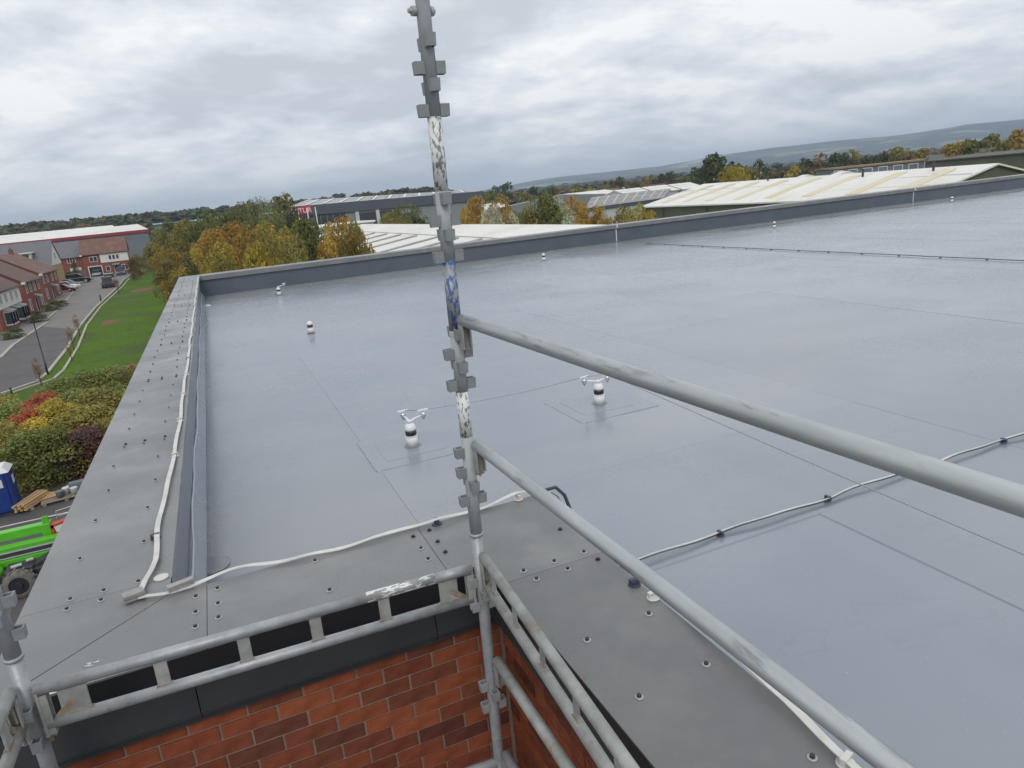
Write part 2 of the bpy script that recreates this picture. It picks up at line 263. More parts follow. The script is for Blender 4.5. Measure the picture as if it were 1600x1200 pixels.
# ------------------------------------------------------------------ mesh helper
class MB:
    def __init__(s): s.v = []; s.f = []; s.m = []; s.cur = 0; s.sm = []; s.smooth = False
    def add(s, vs, fs, smooth=None):
        o = len(s.v); s.v += [tuple(v) for v in vs]
        for f in fs: s.f.append(tuple(i+o for i in f)); s.m.append(s.cur); s.sm.append(s.smooth if smooth is None else smooth)
        return s
    def box(s, x0, x1, y0, y1, z0, z1):
        return s.add([(x0, y0, z0), (x1, y0, z0), (x1, y1, z0), (x0, y1, z0), (x0, y0, z1), (x1, y0, z1), (x1, y1, z1), (x0, y1, z1)],
                     [(0, 3, 2, 1), (4, 5, 6, 7), (0, 1, 5, 4), (1, 2, 6, 5), (2, 3, 7, 6), (3, 0, 4, 7)])
    def obox(s, c, sx, sy, sz, ax, ay=None, az=None):
        ax = Vector(ax).normalized(); az = Vector(az or (0, 0, 1)); ay = Vector(ay) if ay else az.cross(ax); ay.normalize(); az = ax.cross(ay)
        c = Vector(c); P = []
        for k in (-.5, .5):
            for a, b in ((-.5, -.5), (.5, -.5), (.5, .5), (-.5, .5)): P.append(c+ax*a*sx+ay*b*sy+az*k*sz)
        return s.add(P, [(0, 3, 2, 1), (4, 5, 6, 7), (0, 1, 5, 4), (1, 2, 6, 5), (2, 3, 7, 6), (3, 0, 4, 7)])
    def prism(s, poly, z0, z1):
        n = len(poly); a = sum(poly[i][0]*poly[(i+1) % n][1]-poly[(i+1) % n][0]*poly[i][1] for i in range(n))
        if a < 0: poly = poly[::-1]
        P = [(x, y, z0) for x, y in poly]+[(x, y, z1) for x, y in poly]
        return s.add(P, [tuple(range(n))[::-1], tuple(range(n, 2*n))]+[(i, (i+1) % n, n+(i+1) % n, n+i) for i in range(n)])
    def tube(s, pts, r, n=16, cap=True, rad=None, hollow=False):
        pts = [Vector(p) for p in pts]; k = len(pts); base = len(s.v); up = None
        for i, p in enumerate(pts):
            t = (pts[min(i+1, k-1)]-pts[max(i-1, 0)]).normalized()
            if up is None: up = Vector((0, 0, 1)) if abs(t.z) < 0.9 else Vector((1, 0, 0))
            a = t.cross(up).normalized(); b = a.cross(t).normalized(); up = b
            rr = rad[i] if rad else r
            for j in range(n):
                q = 2*math.pi*j/n; s.v.append(tuple(p+(a*math.cos(q)+b*math.sin(q))*rr))
        for i in range(k-1):
            for j in range(n):
                s.f.append((base+i*n+j, base+i*n+(j+1) % n, base+(i+1)*n+(j+1) % n, base+(i+1)*n+j)); s.m.append(s.cur); s.sm.append(True)
        if cap:
            s.f.append(tuple(base+j for j in range(n))[::-1]); s.m.append(s.cur); s.sm.append(False)
            s.f.append(tuple(base+(k-1)*n+j for j in range(n))); s.m.append(s.cur); s.sm.append(False)
        return s
    def lathe(s, prof, c=(0, 0, 0), n=20):
        c = Vector(c); base = len(s.v); k = len(prof)
        for r, z in prof:
            for j in range(n):
                q = 2*math.pi*j/n; s.v.append((c.x+r*math.cos(q), c.y+r*math.sin(q), c.z+z))
        for i in range(k-1):
            for j in range(n):
                s.f.append((base+i*n+j, base+i*n+(j+1) % n, base+(i+1)*n+(j+1) % n, base+(i+1)*n+j)); s.m.append(s.cur); s.sm.append(True)
        s.f.append(tuple(base+j for j in range(n))[::-1]); s.m.append(s.cur); s.sm.append(False)
        s.f.append(tuple(base+(k-1)*n+j for j in range(n))); s.m.append(s.cur); s.sm.append(False)
        return s
    def mesh(s, name, mats):
        me = bpy.data.meshes.new(name); me.from_pydata(s.v, [], s.f)
        mats = mats if isinstance(mats, (list, tuple)) else [mats]
        for m in mats: me.materials.append(M[m] if isinstance(m, str) else m)
        me.polygons.foreach_set('material_index', s.m); me.polygons.foreach_set('use_smooth', s.sm); me.update()
        return me
    def build(s, name, mats, parent=None, loc=(0, 0, 0), rz=0, bevel=0):
        return link(name, s.mesh(name, mats), parent, loc, rz, bevel)
def link(name, me, parent=None, loc=(0, 0, 0), rz=0, bevel=0, color=None):
    o = bpy.data.objects.new(name, me); COL.objects.link(o); o.location = loc; o.rotation_euler = (0, 0, rz)
    if parent: o.parent = parent
    if color: o.color = (*color, 1)
    if bevel:
        b = o.modifiers.new('bevel', 'BEVEL'); b.width = bevel; b.segments = 2; b.limit_method = 'ANGLE'
    return o
def tag(o, label=None, cat=None, group=None, kind=None):
    if label: o['label'] = label
    if cat: o['category'] = cat
    if group: o['group'] = group
    if kind: o['kind'] = kind
    return o
def thing(name, label, cat, loc=(0, 0, 0), rz=0, group=None):
    o = bpy.data.objects.new(name, None); COL.objects.link(o); o.location = loc; o.rotation_euler = (0, 0, rz); o.empty_display_size = 0.3
    return tag(o, label, cat, group)
def copy_tree(o, parent=None):
    c = o.copy(); COL.objects.link(c); c.parent = parent
    for ch in [x for x in o.children]: copy_tree(ch, c)
    return c
def sheet(name, poly, z, m, parent=None, kind='structure'):
    mb = MB(); mb.add([(x, y, z) for x, y in poly], [tuple(range(len(poly)))])
    a = sum(poly[i][0]*poly[(i+1) % len(poly)][1]-poly[(i+1) % len(poly)][0]*poly[i][1] for i in range(len(poly)))
    if a < 0: mb.f[0] = mb.f[0][::-1]
    o = mb.build(name, m, parent)
    if kind: o['kind'] = kind
    return o

# ------------------------------------------------------------------ terrain, hills
def lerp_table(x, T):
    if x <= T[0][0]: return T[0][1]
    for (a, b), (c, d) in zip(T, T[1:]):
        if x <= c:
            t = (x-a)/(c-a); t = t*t*(3-2*t); return b+(d-b)*t
    return T[-1][1]
RIDGE = [(-180, 0), (14, 0), (18, 3), (23, 12), (26, 16), (29.6, 17.5), (35, 18), (37, 21), (39, 25), (43.8, 29), (47, 30), (51, 28), (53.4, 30), (55, 34), (58.5, 34), (66, 32), (80, 25), (110, 6), (180, 0)]
def sstep(a, b, x):
    t = min(1, max(0, (x-a)/(b-a))); return t*t*(3-2*t)
def terrain(x, y):
    r = math.hypot(x, y); az = math.degrees(math.atan2(x, y))
    left = 1-sstep(15, 24, az); 
    if az < -60: left = 1-sstep(60, 100, -az)
    z = 0.0
    z += left*14.0*sstep(430, 720, r)
    z += (1-left)*(13*sstep(900, 3200, r))
    wob = math.sin(x*0.0031+1.3)*math.sin(y*0.0027+0.4)*5+math.sin(x*0.009+y*0.006)*2
    z += wob*sstep(500, 1500, r)
    px = lerp_table(az, RIDGE)*max(0.3, math.cos(math.radians(az-21.9)))
    if r > 3200:
        top = px*6800/1091.6
        t = sstep(3600, 6800, r)
        rough = 1+0.06*math.sin(az*1.9)+0.05*math.sin(az*4.3+r*0.0007)
        z += max(0, top+11-16)*(t**1.2)*(rough if r < 6300 else 1) - (r > 6800)*(r-6800)*0.02
    return z-0.06
def build_terrain():
    rings = [0, 20, 60, 120, 200, 300, 420, 500, 600, 720, 900, 1200, 1600, 2100, 2700, 3300, 3800, 4200, 4600, 5000, 5400, 5800, 6200, 6500, 6800, 7300, 8500, 11000]
    n = 360; V = [(0, 0, -0.06)]; F = []
    for r in rings[1:]:
        for j in range(n):
            a = 2*math.pi*j/n; x, y = r*math.sin(a), r*math.cos(a); V.append((x, y, terrain(x, y)))
    for j in range(n): F.append((0, 1+(j+1) % n, 1+j))
    for i in range(len(rings)-2):
        b0 = 1+i*n; b1 = b0+n
        for j in range(n): F.append((b0+j, b0+(j+1) % n, b1+(j+1) % n, b1+j))
    m = bpy.data.materials.new('fields_and_woods'); m.use_nodes = True; N, L = _links(m); b = N['Principled BSDF']; b.inputs['Roughness'].default_value = 0.95; b.inputs['Specular IOR Level'].default_value = 0.1
    tc = N.new('ShaderNodeTexCoord'); vo = N.new('ShaderNodeTexVoronoi'); vo.inputs['Scale'].default_value = 0.0026; L.new(tc.outputs['Object'], vo.inputs['Vector'])
    cr = N.new('ShaderNodeValToRGB'); sp = N.new('ShaderNodeSeparateColor'); L.new(vo.outputs['Color'], sp.inputs[0]); L.new(sp.outputs[0], cr.inputs[0]); cr.color_ramp.interpolation = 'CONSTANT'
    E = cr.color_ramp.elements; E[0].position = 0; E[0].color = (0.055, 0.078, 0.032, 1); E[1].position = 0.35; E[1].color = (0.10, 0.14, 0.05, 1)
    for p, c in ((0.55, (0.040, 0.055, 0.028, 1)), (0.72, (0.26, 0.24, 0.15, 1)), (0.80, (0.06, 0.08, 0.035, 1)), (0.92, (0.36, 0.33, 0.24, 1))):
        q = E.new(p); q.color = c
    no = N.new('ShaderNodeTexNoise'); no.inputs['Scale'].default_value = 0.0032; no.inputs['Detail'].default_value = 9; no.inputs['Roughness'].default_value = 0.65; L.new(tc.outputs['Object'], no.inputs['Vector'])
    mr = N.new('ShaderNodeMapRange'); mr.inputs[1].default_value = 0.46; mr.inputs[2].default_value = 0.50; L.new(no.outputs['Fac'], mr.inputs[0])
    mx = N.new('ShaderNodeMix'); mx.data_type = 'RGBA'; L.new(mr.outputs[0], mx.inputs[0]); L.new(cr.outputs[0], mx.inputs[6]); mx.inputs[7].default_value = (0.022, 0.032, 0.020, 1)
    fn = N.new('ShaderNodeTexNoise'); fn.inputs['Scale'].default_value = 0.05; fn.inputs['Detail'].default_value = 8; L.new(tc.outputs['Object'], fn.inputs['Vector'])
    mr2 = N.new('ShaderNodeMapRange'); mr2.inputs[1].default_value = 0.3; mr2.inputs[2].default_value = 0.7; mr2.inputs[3].default_value = 0.6; mr2.inputs[4].default_value = 1.35; L.new(fn.outputs['Fac'], mr2.inputs[0])
    vm = N.new('ShaderNodeVectorMath'); vm.operation = 'SCALE'; L.new(mx.outputs[2], vm.inputs[0]); L.new(mr2.outputs[0], vm.inputs['Scale']); L.new(vm.outputs[0], b.inputs['Base Color'])
    me = bpy.data.meshes.new('terrain'); me.from_pydata(V, [], F); me.materials.append(m); me.polygons.foreach_set('use_smooth', [True]*len(F)); me.update()
    o = link('terrain', me); o['kind'] = 'structure'
build_terrain()

def grass_mat():
    m = mat('mown_grass', (0.062, 0.122, 0.008), (0.084, 0.155, 0.012), 0.12, 0.9, c3=(0.075, 0.098, 0.032), s3=0.09, lo3=0.48, hi3=0.66, bump=0.8, bscale=1.2, bdist=0.25, spec=0.15)
    N, L = _links(m); b = N['Principled BSDF']; old = b.inputs['Base Color'].links[0].from_socket
    tc = N.new('ShaderNodeTexCoord'); n = N.new('ShaderNodeTexNoise'); n.inputs['Scale'].default_value = 1.4; n.inputs['Detail'].default_value = 10; n.inputs['Roughness'].default_value = 0.75; L.new(tc.outputs['Object'], n.inputs['Vector'])
    r = N.new('ShaderNodeMapRange'); r.inputs[1].default_value = 0.3; r.inputs[2].default_value = 0.7; r.inputs[3].default_value = 0.68; r.inputs[4].default_value = 1.3; L.new(n.outputs['Fac'], r.inputs[0])
    vm = N.new('ShaderNodeVectorMath'); vm.operation = 'SCALE'; L.new(old, vm.inputs[0]); L.new(r.outputs[0], vm.inputs['Scale']); L.new(vm.outputs[0], b.inputs['Base Color'])
    return m
M['grass'] = grass_mat()
REDGE = [(-60, 47), (-32, 52), (-22, 57.5), (-16.57, 62.46), (-14.7, 65.5), (-14.6, 69.2), (-15.25, 82.8), (-16.8, 102), (-18.0, 126), (-18.9, 167), (-20.0, 190), (-19.5, 222)]
sheet('grass_verge', REDGE+[(-10, 300), (60, 300), (110, 240), (110, 27), (-1, 27), (-1, 36.4), (-60, 36.4)], 0.0, 'grass')
sheet('soil_bank', [(-60, 34.6), (-1.2, 34.6), (-1.2, 47), (-7, 50), (-11, 47), (-16, 41), (-60, 41)], 0.006, 'soil')
sheet('yard', [(-70, -40), (110, -40), (110, 27), (-1, 27), (-1, 34.4), (-70, 34.4)], 0.008, 'asphalt_yard')
sheet('road', REDGE[:8]+[(-22.2, 114), (-22.25, 113), (-21.95, 92), (-21.15, 83), (-24, 75), (-34, 67), (-60, 62)], 0.012, 'asphalt')
sheet('block_paved_road', [(-16.6, 99), (-18.0, 126), (-18.9, 167), (-20.0, 190), (-19.5, 222), (-34, 222), (-30.6, 205), (-26.4, 160), (-23.6, 128), (-22.0, 108)], 0.016, 'setts')
sheet('pavement', [(-60, 62), (-34, 67), (-24, 75), (-21.15, 83), (-21.95, 92), (-22.25, 108), (-23.6, 128), (-26.4, 160), (-30.6, 205), (-34, 222), (-60, 222)], 0.020, 'pavement')
def kerb(name, line, w, h, z0=0.0):
    mb = MB()
    for (a, b) in zip(line, line[1:]):
        A = Vector((*a, 0)); B = Vector((*b, 0)); L_ = (B-A).length
        if L_ < 0.01: continue
        mb.obox((A+B)/2+Vector((0, 0, z0+h/2)), L_+w*0.6, w, h, (B-A))
    o = mb.build(name, 'kerb'); o['kind'] = 'structure'; return o
kerb('kerb', [(x, y) for x, y in REDGE], 0.28, 0.12)
kerb('kerb', [(x+0.95+0.25*math.sin(i), y) for i, (x, y) in enumerate(REDGE[3:])], 0.22, 0.10)
kerb('kerb', [(-60, 62), (-34, 67), (-24, 75), (-21.15, 83), (-21.95, 92), (-22.25, 113)], 0.35, 0.10)
kerb('kerb', [(-23.0, 116), (-23.9, 130), (-26.6, 160), (-30.2, 200)], 0.25, 0.06)
kerb('kerb', [(-60, 34.5), (-1.2, 34.5)], 0.16, 0.12)
mb = MB(); mb.box(-60, -1.5, 32.12, 32.24, 0.009, 0.013); mb.box(-60, -7.9, 25.0, 25.1, 0.009, 0.013); mb.box(-60, -7.4, 22.9, 23.0, 0.009, 0.013)
o = mb.build('road_marking', 'paintline'); o['kind'] = 'structure'
for i, (x, y, sx, sy) in enumerate([(-13.2, 150, 2.1, 4.2), (-13.5, 102, 0.9, 2.6)]):
    P = [(x+sx*math.cos(a)*(1+0.15*math.sin(3*a+i)), y+sy*math.sin(a)*(1+0.1*math.cos(2*a))) for a in [k*math.pi/9 for k in range(18)]]
    sheet('bare_soil_patch', P, 0.014, 'redsoil')

# ------------------------------------------------------------------ foliage
LEAF = {'g': (0.085, 0.102, 0.032), 'o': (0.130, 0.122, 0.036), 'y': (0.205, 0.175, 0.030), 'a': (0.215, 0.150, 0.036), 'd': (0.045, 0.058, 0.028),
        's': (0.19, 0.21, 0.155), 'b': (0.115, 0.125, 0.065), 'r': (0.125, 0.095, 0.055), 'R': (0.20, 0.060, 0.035), 'p': (0.060, 0.036, 0.032)}
def leafcloud(seed, nq, clumps, size, tall=1.0, spread=0.5, sparse=0.0, zlow=0.0):
    """unit crown: base at z=zlow, top at 1, radius ~spread; leaf-sized quads on many overlapping clumps"""
    g = np.random.default_rng(seed)
    cen = []; rad = []
    for i in range(clumps):
        t = g.random(); z = zlow+(1-zlow)*(0.12+0.80*t); prof = math.sin(math.pi*min(1, (0.12+0.83*t)))**0.55*spread
        a = g.random()*2*math.pi; rr = prof*(0.45+0.45*g.random())*(0.75 if t > 0.8 else 1)
        cen.append((rr*math.cos(a), rr*math.sin(a), z)); rad.append((0.11+0.10*g.random())*(1-zlow)*spread*2)
    cen.append((0, 0, zlow+(1-zlow)*0.5)); rad.append(spread*0.55)
    cen = np.array(cen); rad = np.array(rad)
    w = rad**2; idx = g.choice(len(rad), nq, p=w/w.sum())
    d = g.normal(size=(nq, 3)); d /= np.linalg.norm(d, axis=1)[:, None]; d[:, 2] = np.where(d[:, 2] < -0.4, -d[:, 2], d[:, 2])
    rr = rad[idx]*(0.72+0.36*g.random(nq)); c = cen[idx]+d*rr[:, None]*np.array([1, 1, 0.85])
    nrm = d*0.8+g.normal(size=(nq, 3))*0.55+np.array([0, 0, 0.25]); nrm /= np.linalg.norm(nrm, axis=1)[:, None]
    t1 = np.cross(nrm, g.normal(size=(nq, 3))); t1 /= np.linalg.norm(t1, axis=1)[:, None]; t2 = np.cross(nrm, t1)
    s = size*(0.55+0.9*g.random(nq))[:, None]
    V = np.stack([c-t1*s-t2*s*0.6, c+t1*s-t2*s*0.5, c+t1*s*0.8+t2*s*0.6, c-t1*s*0.9+t2*s*0.5], 1).reshape(-1, 3)
    clump_tone = 0.75+0.5*g.random(len(rad)); hue = g.random(len(rad))
    b = clump_tone[idx]*(0.7+0.6*g.random(nq))
    h = np.clip((hue[idx]-0.45)*1.6, 0, 1)*0.7+0.25*g.random(nq)
    colr = np.stack([b*(1+0.38*h), b*(1+0.08*h), b*(1-0.15*h), np.ones(nq)], 1)
    return V, np.repeat(colr, 4, 0)
def leafmesh(name, V, Cc):
    n = len(V)//4; me = bpy.data.meshes.new(name)
    me.vertices.add(len(V)); me.vertices.foreach_set('co', V.astype(np.float32).ravel())
    me.loops.add(n*4); me.loops.foreach_set('vertex_index', np.arange(n*4, dtype=np.int32))
    me.polygons.add(n); me.polygons.foreach_set('loop_start', np.arange(0, n*4, 4, dtype=np.int32)); me.polygons.foreach_set('loop_total', np.full(n, 4, dtype=np.int32))
    at = me.color_attributes.new('leafcol', 'FLOAT_COLOR', 'POINT'); at.data.foreach_set('color', Cc.astype(np.float32).ravel())
    me.materials.append(M['leaf']); me.update(); me.validate(); return me
CROWN = [leafmesh('crown', *leafcloud(20+i, 4200, 34, 0.0175, spread=0.5)) for i in range(5)]
CROWN_THIN = leafmesh('crown', *leafcloud(50, 1500, 26, 0.015, spread=0.42))
CROWN_FAR = [leafmesh('crown', *leafcloud(60+i, 900, 16, 0.036)) for i in range(3)]
SHRUB = [leafmesh('foliage', *leafcloud(80+i, 5600, 30, 0.0165, spread=0.5, zlow=-0.15)) for i in range(4)]
def trunk_mesh(seed):
    g = random.Random(seed); mb = MB(); n = 5
    pts = [(0.02*g.uniform(-1, 1)*i, 0.02*g.uniform(-1, 1)*i, 0.75*i/(n-1)) for i in range(n)]
    mb.tube(pts, 0.02, 8, rad=[0.045, 0.038, 0.030, 0.020, 0.008])
    for k in range(7):
        z = 0.25+0.45*g.random(); a = g.random()*6.28; l = 0.16+0.14*g.random()
        p0 = Vector((0, 0, z)); p1 = p0+Vector((math.cos(a)*l*0.6, math.sin(a)*l*0.6, l*0.5)); p2 = p1+Vector((math.cos(a)*l*0.5, math.sin(a)*l*0.5, l*0.5))
        mb.tube([p0, p1, p2], 0.01, 6, rad=[0.016, 0.010, 0.004])
    return mb.mesh('trunk', 'bark')
TRUNK = [trunk_mesh(i) for i in range(4)]
KL = {'g': 'dull-green', 'o': 'olive-green', 'y': 'yellow-green', 'a': 'orange-brown', 'd': 'dark-green', 's': 'silvery', 'b': 'thin-leaved', 'r': 'russet-tinged', 'R': 'red', 'p': 'dark purple-brown'}
TREES= [(-9.3, 164.7, 10.3, 4.5, 'o'), (-7.8, 184.8, 11.7, 5.8, 'g'), (-6.3, 119.8, 8.3, 3.7, 'a'), (-4.2, 169.9, 12.0, 6.2, 'o'), (-4.7, 129.9, 9.1, 4.8, 'o'), (-1.9, 88.0, 8.2, 3.7, 'y'), (-1.7, 150.0, 10.8, 5.5, 'g'), (1.1, 190.0, 12.3, 6.3, 'g'), (0.8, 120.0, 9.9, 5.1, 'a'), (1.2, 70.0, 8.7, 4.0, 'y'), (3.2, 230.0, 13.1, 8.4, 'g'), (4.2, 159.9, 12.0, 6.4, 'g'), (7.5, 169.8, 14.0, 6.2, 'g'), (3.8, 109.9, 10.5, 5.0, 'a'), (12.1, 199.6, 14.9, 6.2, 'g'), (9.7, 149.7, 15.3, 3.6, 'b'), (11.8, 154.5, 15.5, 3.1, 'b'), (13.9, 159.4, 15.0, 3.5, 'b'), (6.6, 104.8, 10.7, 5.0, 'g'), (3.2, 65.9, 9.8, 3.6, 'a'), (11.0, 129.5, 11.9, 6.0, 'g'), (18.8, 189.1, 14.9, 7.0, 'g'), (7.0, 83.7, 10.1, 4.6, 'a'), (4.3, 57.8, 9.5, 3.2, 'o'), (16.3, 149.1, 11.7, 4.7, 'd'), (8.0, 73.6, 10.0, 4.3, 'o'), (8.8, 69.4, 10.0, 3.8, 'g'), (11.1, 77.2, 9.7, 3.1, 'g'), (11.0, 65.1, 10.1, 3.6, 'a'), (10.4, 57.1, 9.5, 2.7, 'o'), (8.1, 51.4, 8.9, 2.4, 'a'), (11.3, 58.9, 8.9, 1.9, 'a'), (5.5, 49.7, 9.1, 2.7, 'o'), (2.8, 49.9, 9.2, 2.7, 'y'), (0.4, 60.0, 8.4, 3.1, 'o'), (-2.2, 75.0, 7.6, 2.7, 'd'), (-5.4, 99.9, 6.6, 3.3, 'o'), (-4.1, 84.9, 6.3, 2.3, 'a'), (34.7, 145.9, 9.4, 5.2, 'o'), (39.5, 155.0, 10.7, 4.4, 'g'), (44.0, 159.0, 10.5, 6.7, 'g'), (33.0, 89.1, 10.4, 4.4, 'a'), (36.8, 90.8, 10.4, 4.5, 'a'), (31.1, 79.1, 9.4, 3.4, 's'), (29.0, 83.1, 9.5, 3.2, 'a'), (33.1, 77.2, 8.6, 2.3, 's'), (39.7, 83.0, 9.9, 5.9, 'g'), (36.6, 82.2, 9.1, 4.1, 'o'), (43.0, 85.8, 9.7, 5.3, 's'), (47.1, 88.2, 9.4, 4.6, 'a'), (44.7, 80.4, 8.6, 4.2, 'a'), (45.2, 77.8, 8.0, 3.0, 'a'), (36.9, 71.0, 7.8, 3.7, 's'), (39.8, 63.6, 8.4, 3.0, 'o'), (43.1, 65.0, 8.2, 3.6, 'y'), (37.6, 59.0, 8.2, 3.8, 'o'), (133.1, 162.4, 15.6, 13.5, 'd'), (118.4, 148.6, 12.5, 7.0, 'd'), (120.1, 140.7, 11.9, 6.1, 'y'), (115.2, 138.3, 11.8, 4.9, 'y'), (125.8, 142.4, 10.6, 5.9, 'o'), (154.7, 170.2, 12.4, 6.3, 'd'), (210.2, 214.1, 12.6, 8.2, 'y'), (199.0, 197.0, 12.1, 6.2, 'd'), (202.0, 193.9, 13.0, 7.7, 'r'), (198.2, 183.4, 13.2, 8.4, 'd'), (192.5, 174.8, 12.3, 5.7, 'd'), (217.2, 192.2, 13.1, 9.0, 'o'), (196.4, 170.3, 11.4, 6.2, 'd'), (229.0, 193.9, 12.9, 9.3, 'd'), (246.0, 204.6, 14.2, 5.3, 'd'), (247.1, 203.3, 14.0, 4.7, 'd'), (217.5, 176.4, 12.6, 7.7, 'o'), (211.3, 168.1, 12.2, 8.4, 'o'), (204.9, 160.0, 11.2, 8.1, 'r'), (222.4, 170.1, 11.3, 8.7, 'o'), (208.0, 155.9, 10.6, 8.1, 'r'), (193.4, 142.1, 11.1, 7.9, 'r'), (187.0, 133.8, 11.9, 8.4, 'y'), (188.7, 131.5, 12.1, 7.6, 'o'), (181.9, 123.8, 12.4, 8.9, 'g'), (183.1, 121.9, 12.5, 8.9, 'g'), (192.8, 125.5, 11.5, 8.4, 'r'), (202.4, 129.0, 11.6, 8.8, 'o'), (169.7, 105.8, 13.2, 7.3, 'a'), (167.6, 109.2, 10.1, 9.2, 'g'), (163.4, 115.3, 10.1, 7.3, 'r'), (163.6, 386.8, 18.1, 11.5, 'd'), (149.8, 370.9, 16.7, 8.1, 'd'), (120.8, 307.1, 14.9, 10.9, 'g'), (160.6, 344.4, 14.5, 8.4, 'd'), (136.2, 300.6, 12.7, 9.1, 'o'), (186.9, 376.1, 14.3, 11.5, 'd'), (182.6, 355.9, 12.6, 9.5, 'o'), (180.8, 334.2, 12.1, 11.8, 'y'), (217.1, 311.9, 15.2, 8.4, 'd'), (209.6, 292.7, 15.1, 7.3, 'd'), (213.1, 314.6, 14.5, 8.4, 'o'), (197.4, 264.4, 13.1, 10.3, 'g'), (183.4, 237.4, 12.9, 8.2, 'd'), (147.9, 237.7, 12.0, 5.1, 'd'), (163.3, 286.8, 11.8, 7.3, 'y'), (218.9, 233.4, 11.0, 8.8, 'r'), (221.6, 230.9, 11.1, 7.0, 'r')]
SHRUBS= [(-13.2, 50.0, 2.5, 3.3, 'o'), (-11.5, 44.6, 3, 3.4, 'g'), (-10.7, 47.7, 2.6, 2.7, 'r'), (-10.6, 43.5, 2.8, 2.1, 'r'), (-9.2, 42.0, 3.4, 2.8, 'y'), (-9.4, 39.2, 3, 3.0, 'y'), (-10.5, 38.6, 3.2, 2.9, 'o'), (-9.3, 36.5, 3, 3.0, 'g'), (-8.3, 36.8, 3, 2.6, 'g'), (-10.1, 52.4, 2.6, 3.4, 'g'), (-8.7, 50.3, 3, 3.3, 'g'), (-7.7, 51.4, 3, 3.3, 'g'), (-7.0, 53.8, 2.6, 3.0, 'r'), (-8.6, 45.1, 3, 3.4, 'g'), (-7.4, 44.1, 3, 3.3, 'o'), (-6.5, 44.9, 3, 2.5, 'g'), (-8.1, 40.6, 3, 3.0, 'o'), (-7.1, 40.4, 3, 2.6, 'o'), (-6.4, 38.1, 2.6, 1.8, 'o'), (-7.2, 36.5, 2.6, 2.4, 'p'), (-7.0, 38.2, 2.5, 2.1, 'p'), (-7.1, 36.2, 2.2, 1.9, 'p'), (-8.2, 37.5, 2.8, 2.1, 'g'), (-7.7, 36.8, 2.2, 1.8, 'd')]

def tree_zone(x, y):
    r = math.hypot(x, y)
    if x < 27 and r < 260: return 'in the belt beside the verge'
    if x < 53 and r < 175 and y > 100: return 'before the dark grey warehouse'
    if r < 110: return 'behind the near white roof'
    if 100 < x < 165 and y < 175: return 'left above the large white roof'
    if x > 160 and y < 140: return 'behind the long olive shed'
    if r < 360 and x > 140 and y < 240: return 'behind the mossy flat roofs'
    return 'in the country beyond the sheds'
ORD = ['leftmost', 'second from the left', 'third from the left', 'fourth from the left', 'fifth from the left', 'sixth from the left', 'seventh from the left', 'eighth from the left', 'ninth from the left', 'tenth from the left', 'eleventh from the left', 'twelfth from the left', 'thirteenth from the left', 'fourteenth from the left']
NUM = ['no', 'one', 'two', 'three', 'four', 'five', 'six', 'seven', 'eight', 'nine', 'ten', 'eleven', 'twelve', 'thirteen', 'fourteen']
def placed_labels(items, noun, names, zone):
    """items (x, y, key); tells look-alikes apart by their order from left to right in the view"""
    out = [None]*len(items); groups = {}
    for i, (x, y, k) in enumerate(items): groups.setdefault((names[k], zone(x, y)), []).append((math.atan2(x, y), i))
    for (nm, z), lst in groups.items():
        lst.sort()
        for n, (_, i) in enumerate(lst):
            if len(lst) == 1: out[i] = 'the only %s %s %s' % (nm, noun, z)
            elif n == len(lst)-1: out[i] = 'rightmost of the %s %s %ss %s' % (NUM[len(lst)], nm, noun, z)
            else: out[i] = '%s of the %s %s %ss %s' % (ORD[n], NUM[len(lst)], nm, noun, z)
    return out
TLAB = placed_labels([(t_[0], t_[1], t_[4]) for t_ in TREES], 'tree', KL, tree_zone)
SKL = {'g': 'dull green', 'o': 'olive', 'y': 'bright yellow-green', 'R': 'red-leaved', 'p': 'dark purple-brown', 'r': 'russet', 'd': 'dark green'}
SLAB = placed_labels([(t_[0], t_[1], 'R' if t_[4] == 'r' and t_[0] < -10 else t_[4]) for t_ in SHRUBS], 'shrub', SKL, lambda x, y: 'on the planted bank')
for i, (x, y, h, w, k) in enumerate(TREES):
    far = math.hypot(x, y) > 185; z0 = max(0, terrain(x, y)+0.06); h = h-2.3 if math.hypot(x, y) > 300 else h
    lab = TLAB[i]
    t = thing('tree', lab, 'tree', (x, y, z0), RNG.random()*6.28, 'trees '+tree_zone(x, y))
    w = max(w, 2.4)*(1.18 if x < 27 else 1.0); hh = h-z0
    c = LEAF[k]; j = 0.85+0.3*RNG.random(); c = (c[0]*j, c[1]*j*(0.95+0.1*RNG.random()), c[2]*j)
    me = CROWN_THIN if k == 'b' else (CROWN_FAR[i % 3] if far else CROWN[i % 5])
    cr = link('crown', me, t, color=c); low = 0.12 if not far else 0.03
    cr.scale = (w*1.12, w*1.12, hh*(1-low)*1.02); cr.location = (0, 0, hh*low)
    tr = link('trunk', TRUNK[i % 4], t); tr.scale = (w*1.05, w*1.05, hh)
for i, (x, y, h, w, k) in enumerate(SHRUBS):
    k2 = 'R' if k == 'r' and x < -10 else k; y = max(y, 37.3)
    lab = SLAB[i]
    t = thing('shrub', lab, 'shrub', (x, y, 0), RNG.random()*6.28, 'shrubs on the planted bank')
    c = LEAF[k2]; j = 1.35+0.4*RNG.random(); c = tuple(v*j for v in c)
    f_ = link('foliage', SHRUB[i % 4], t, color=c); f_.scale = (w*1.15, w*1.15, h*0.84); 
    s_ = link('stem', TRUNK[i % 4], t); s_.scale = (h*0.9, h*0.9, h*0.9)
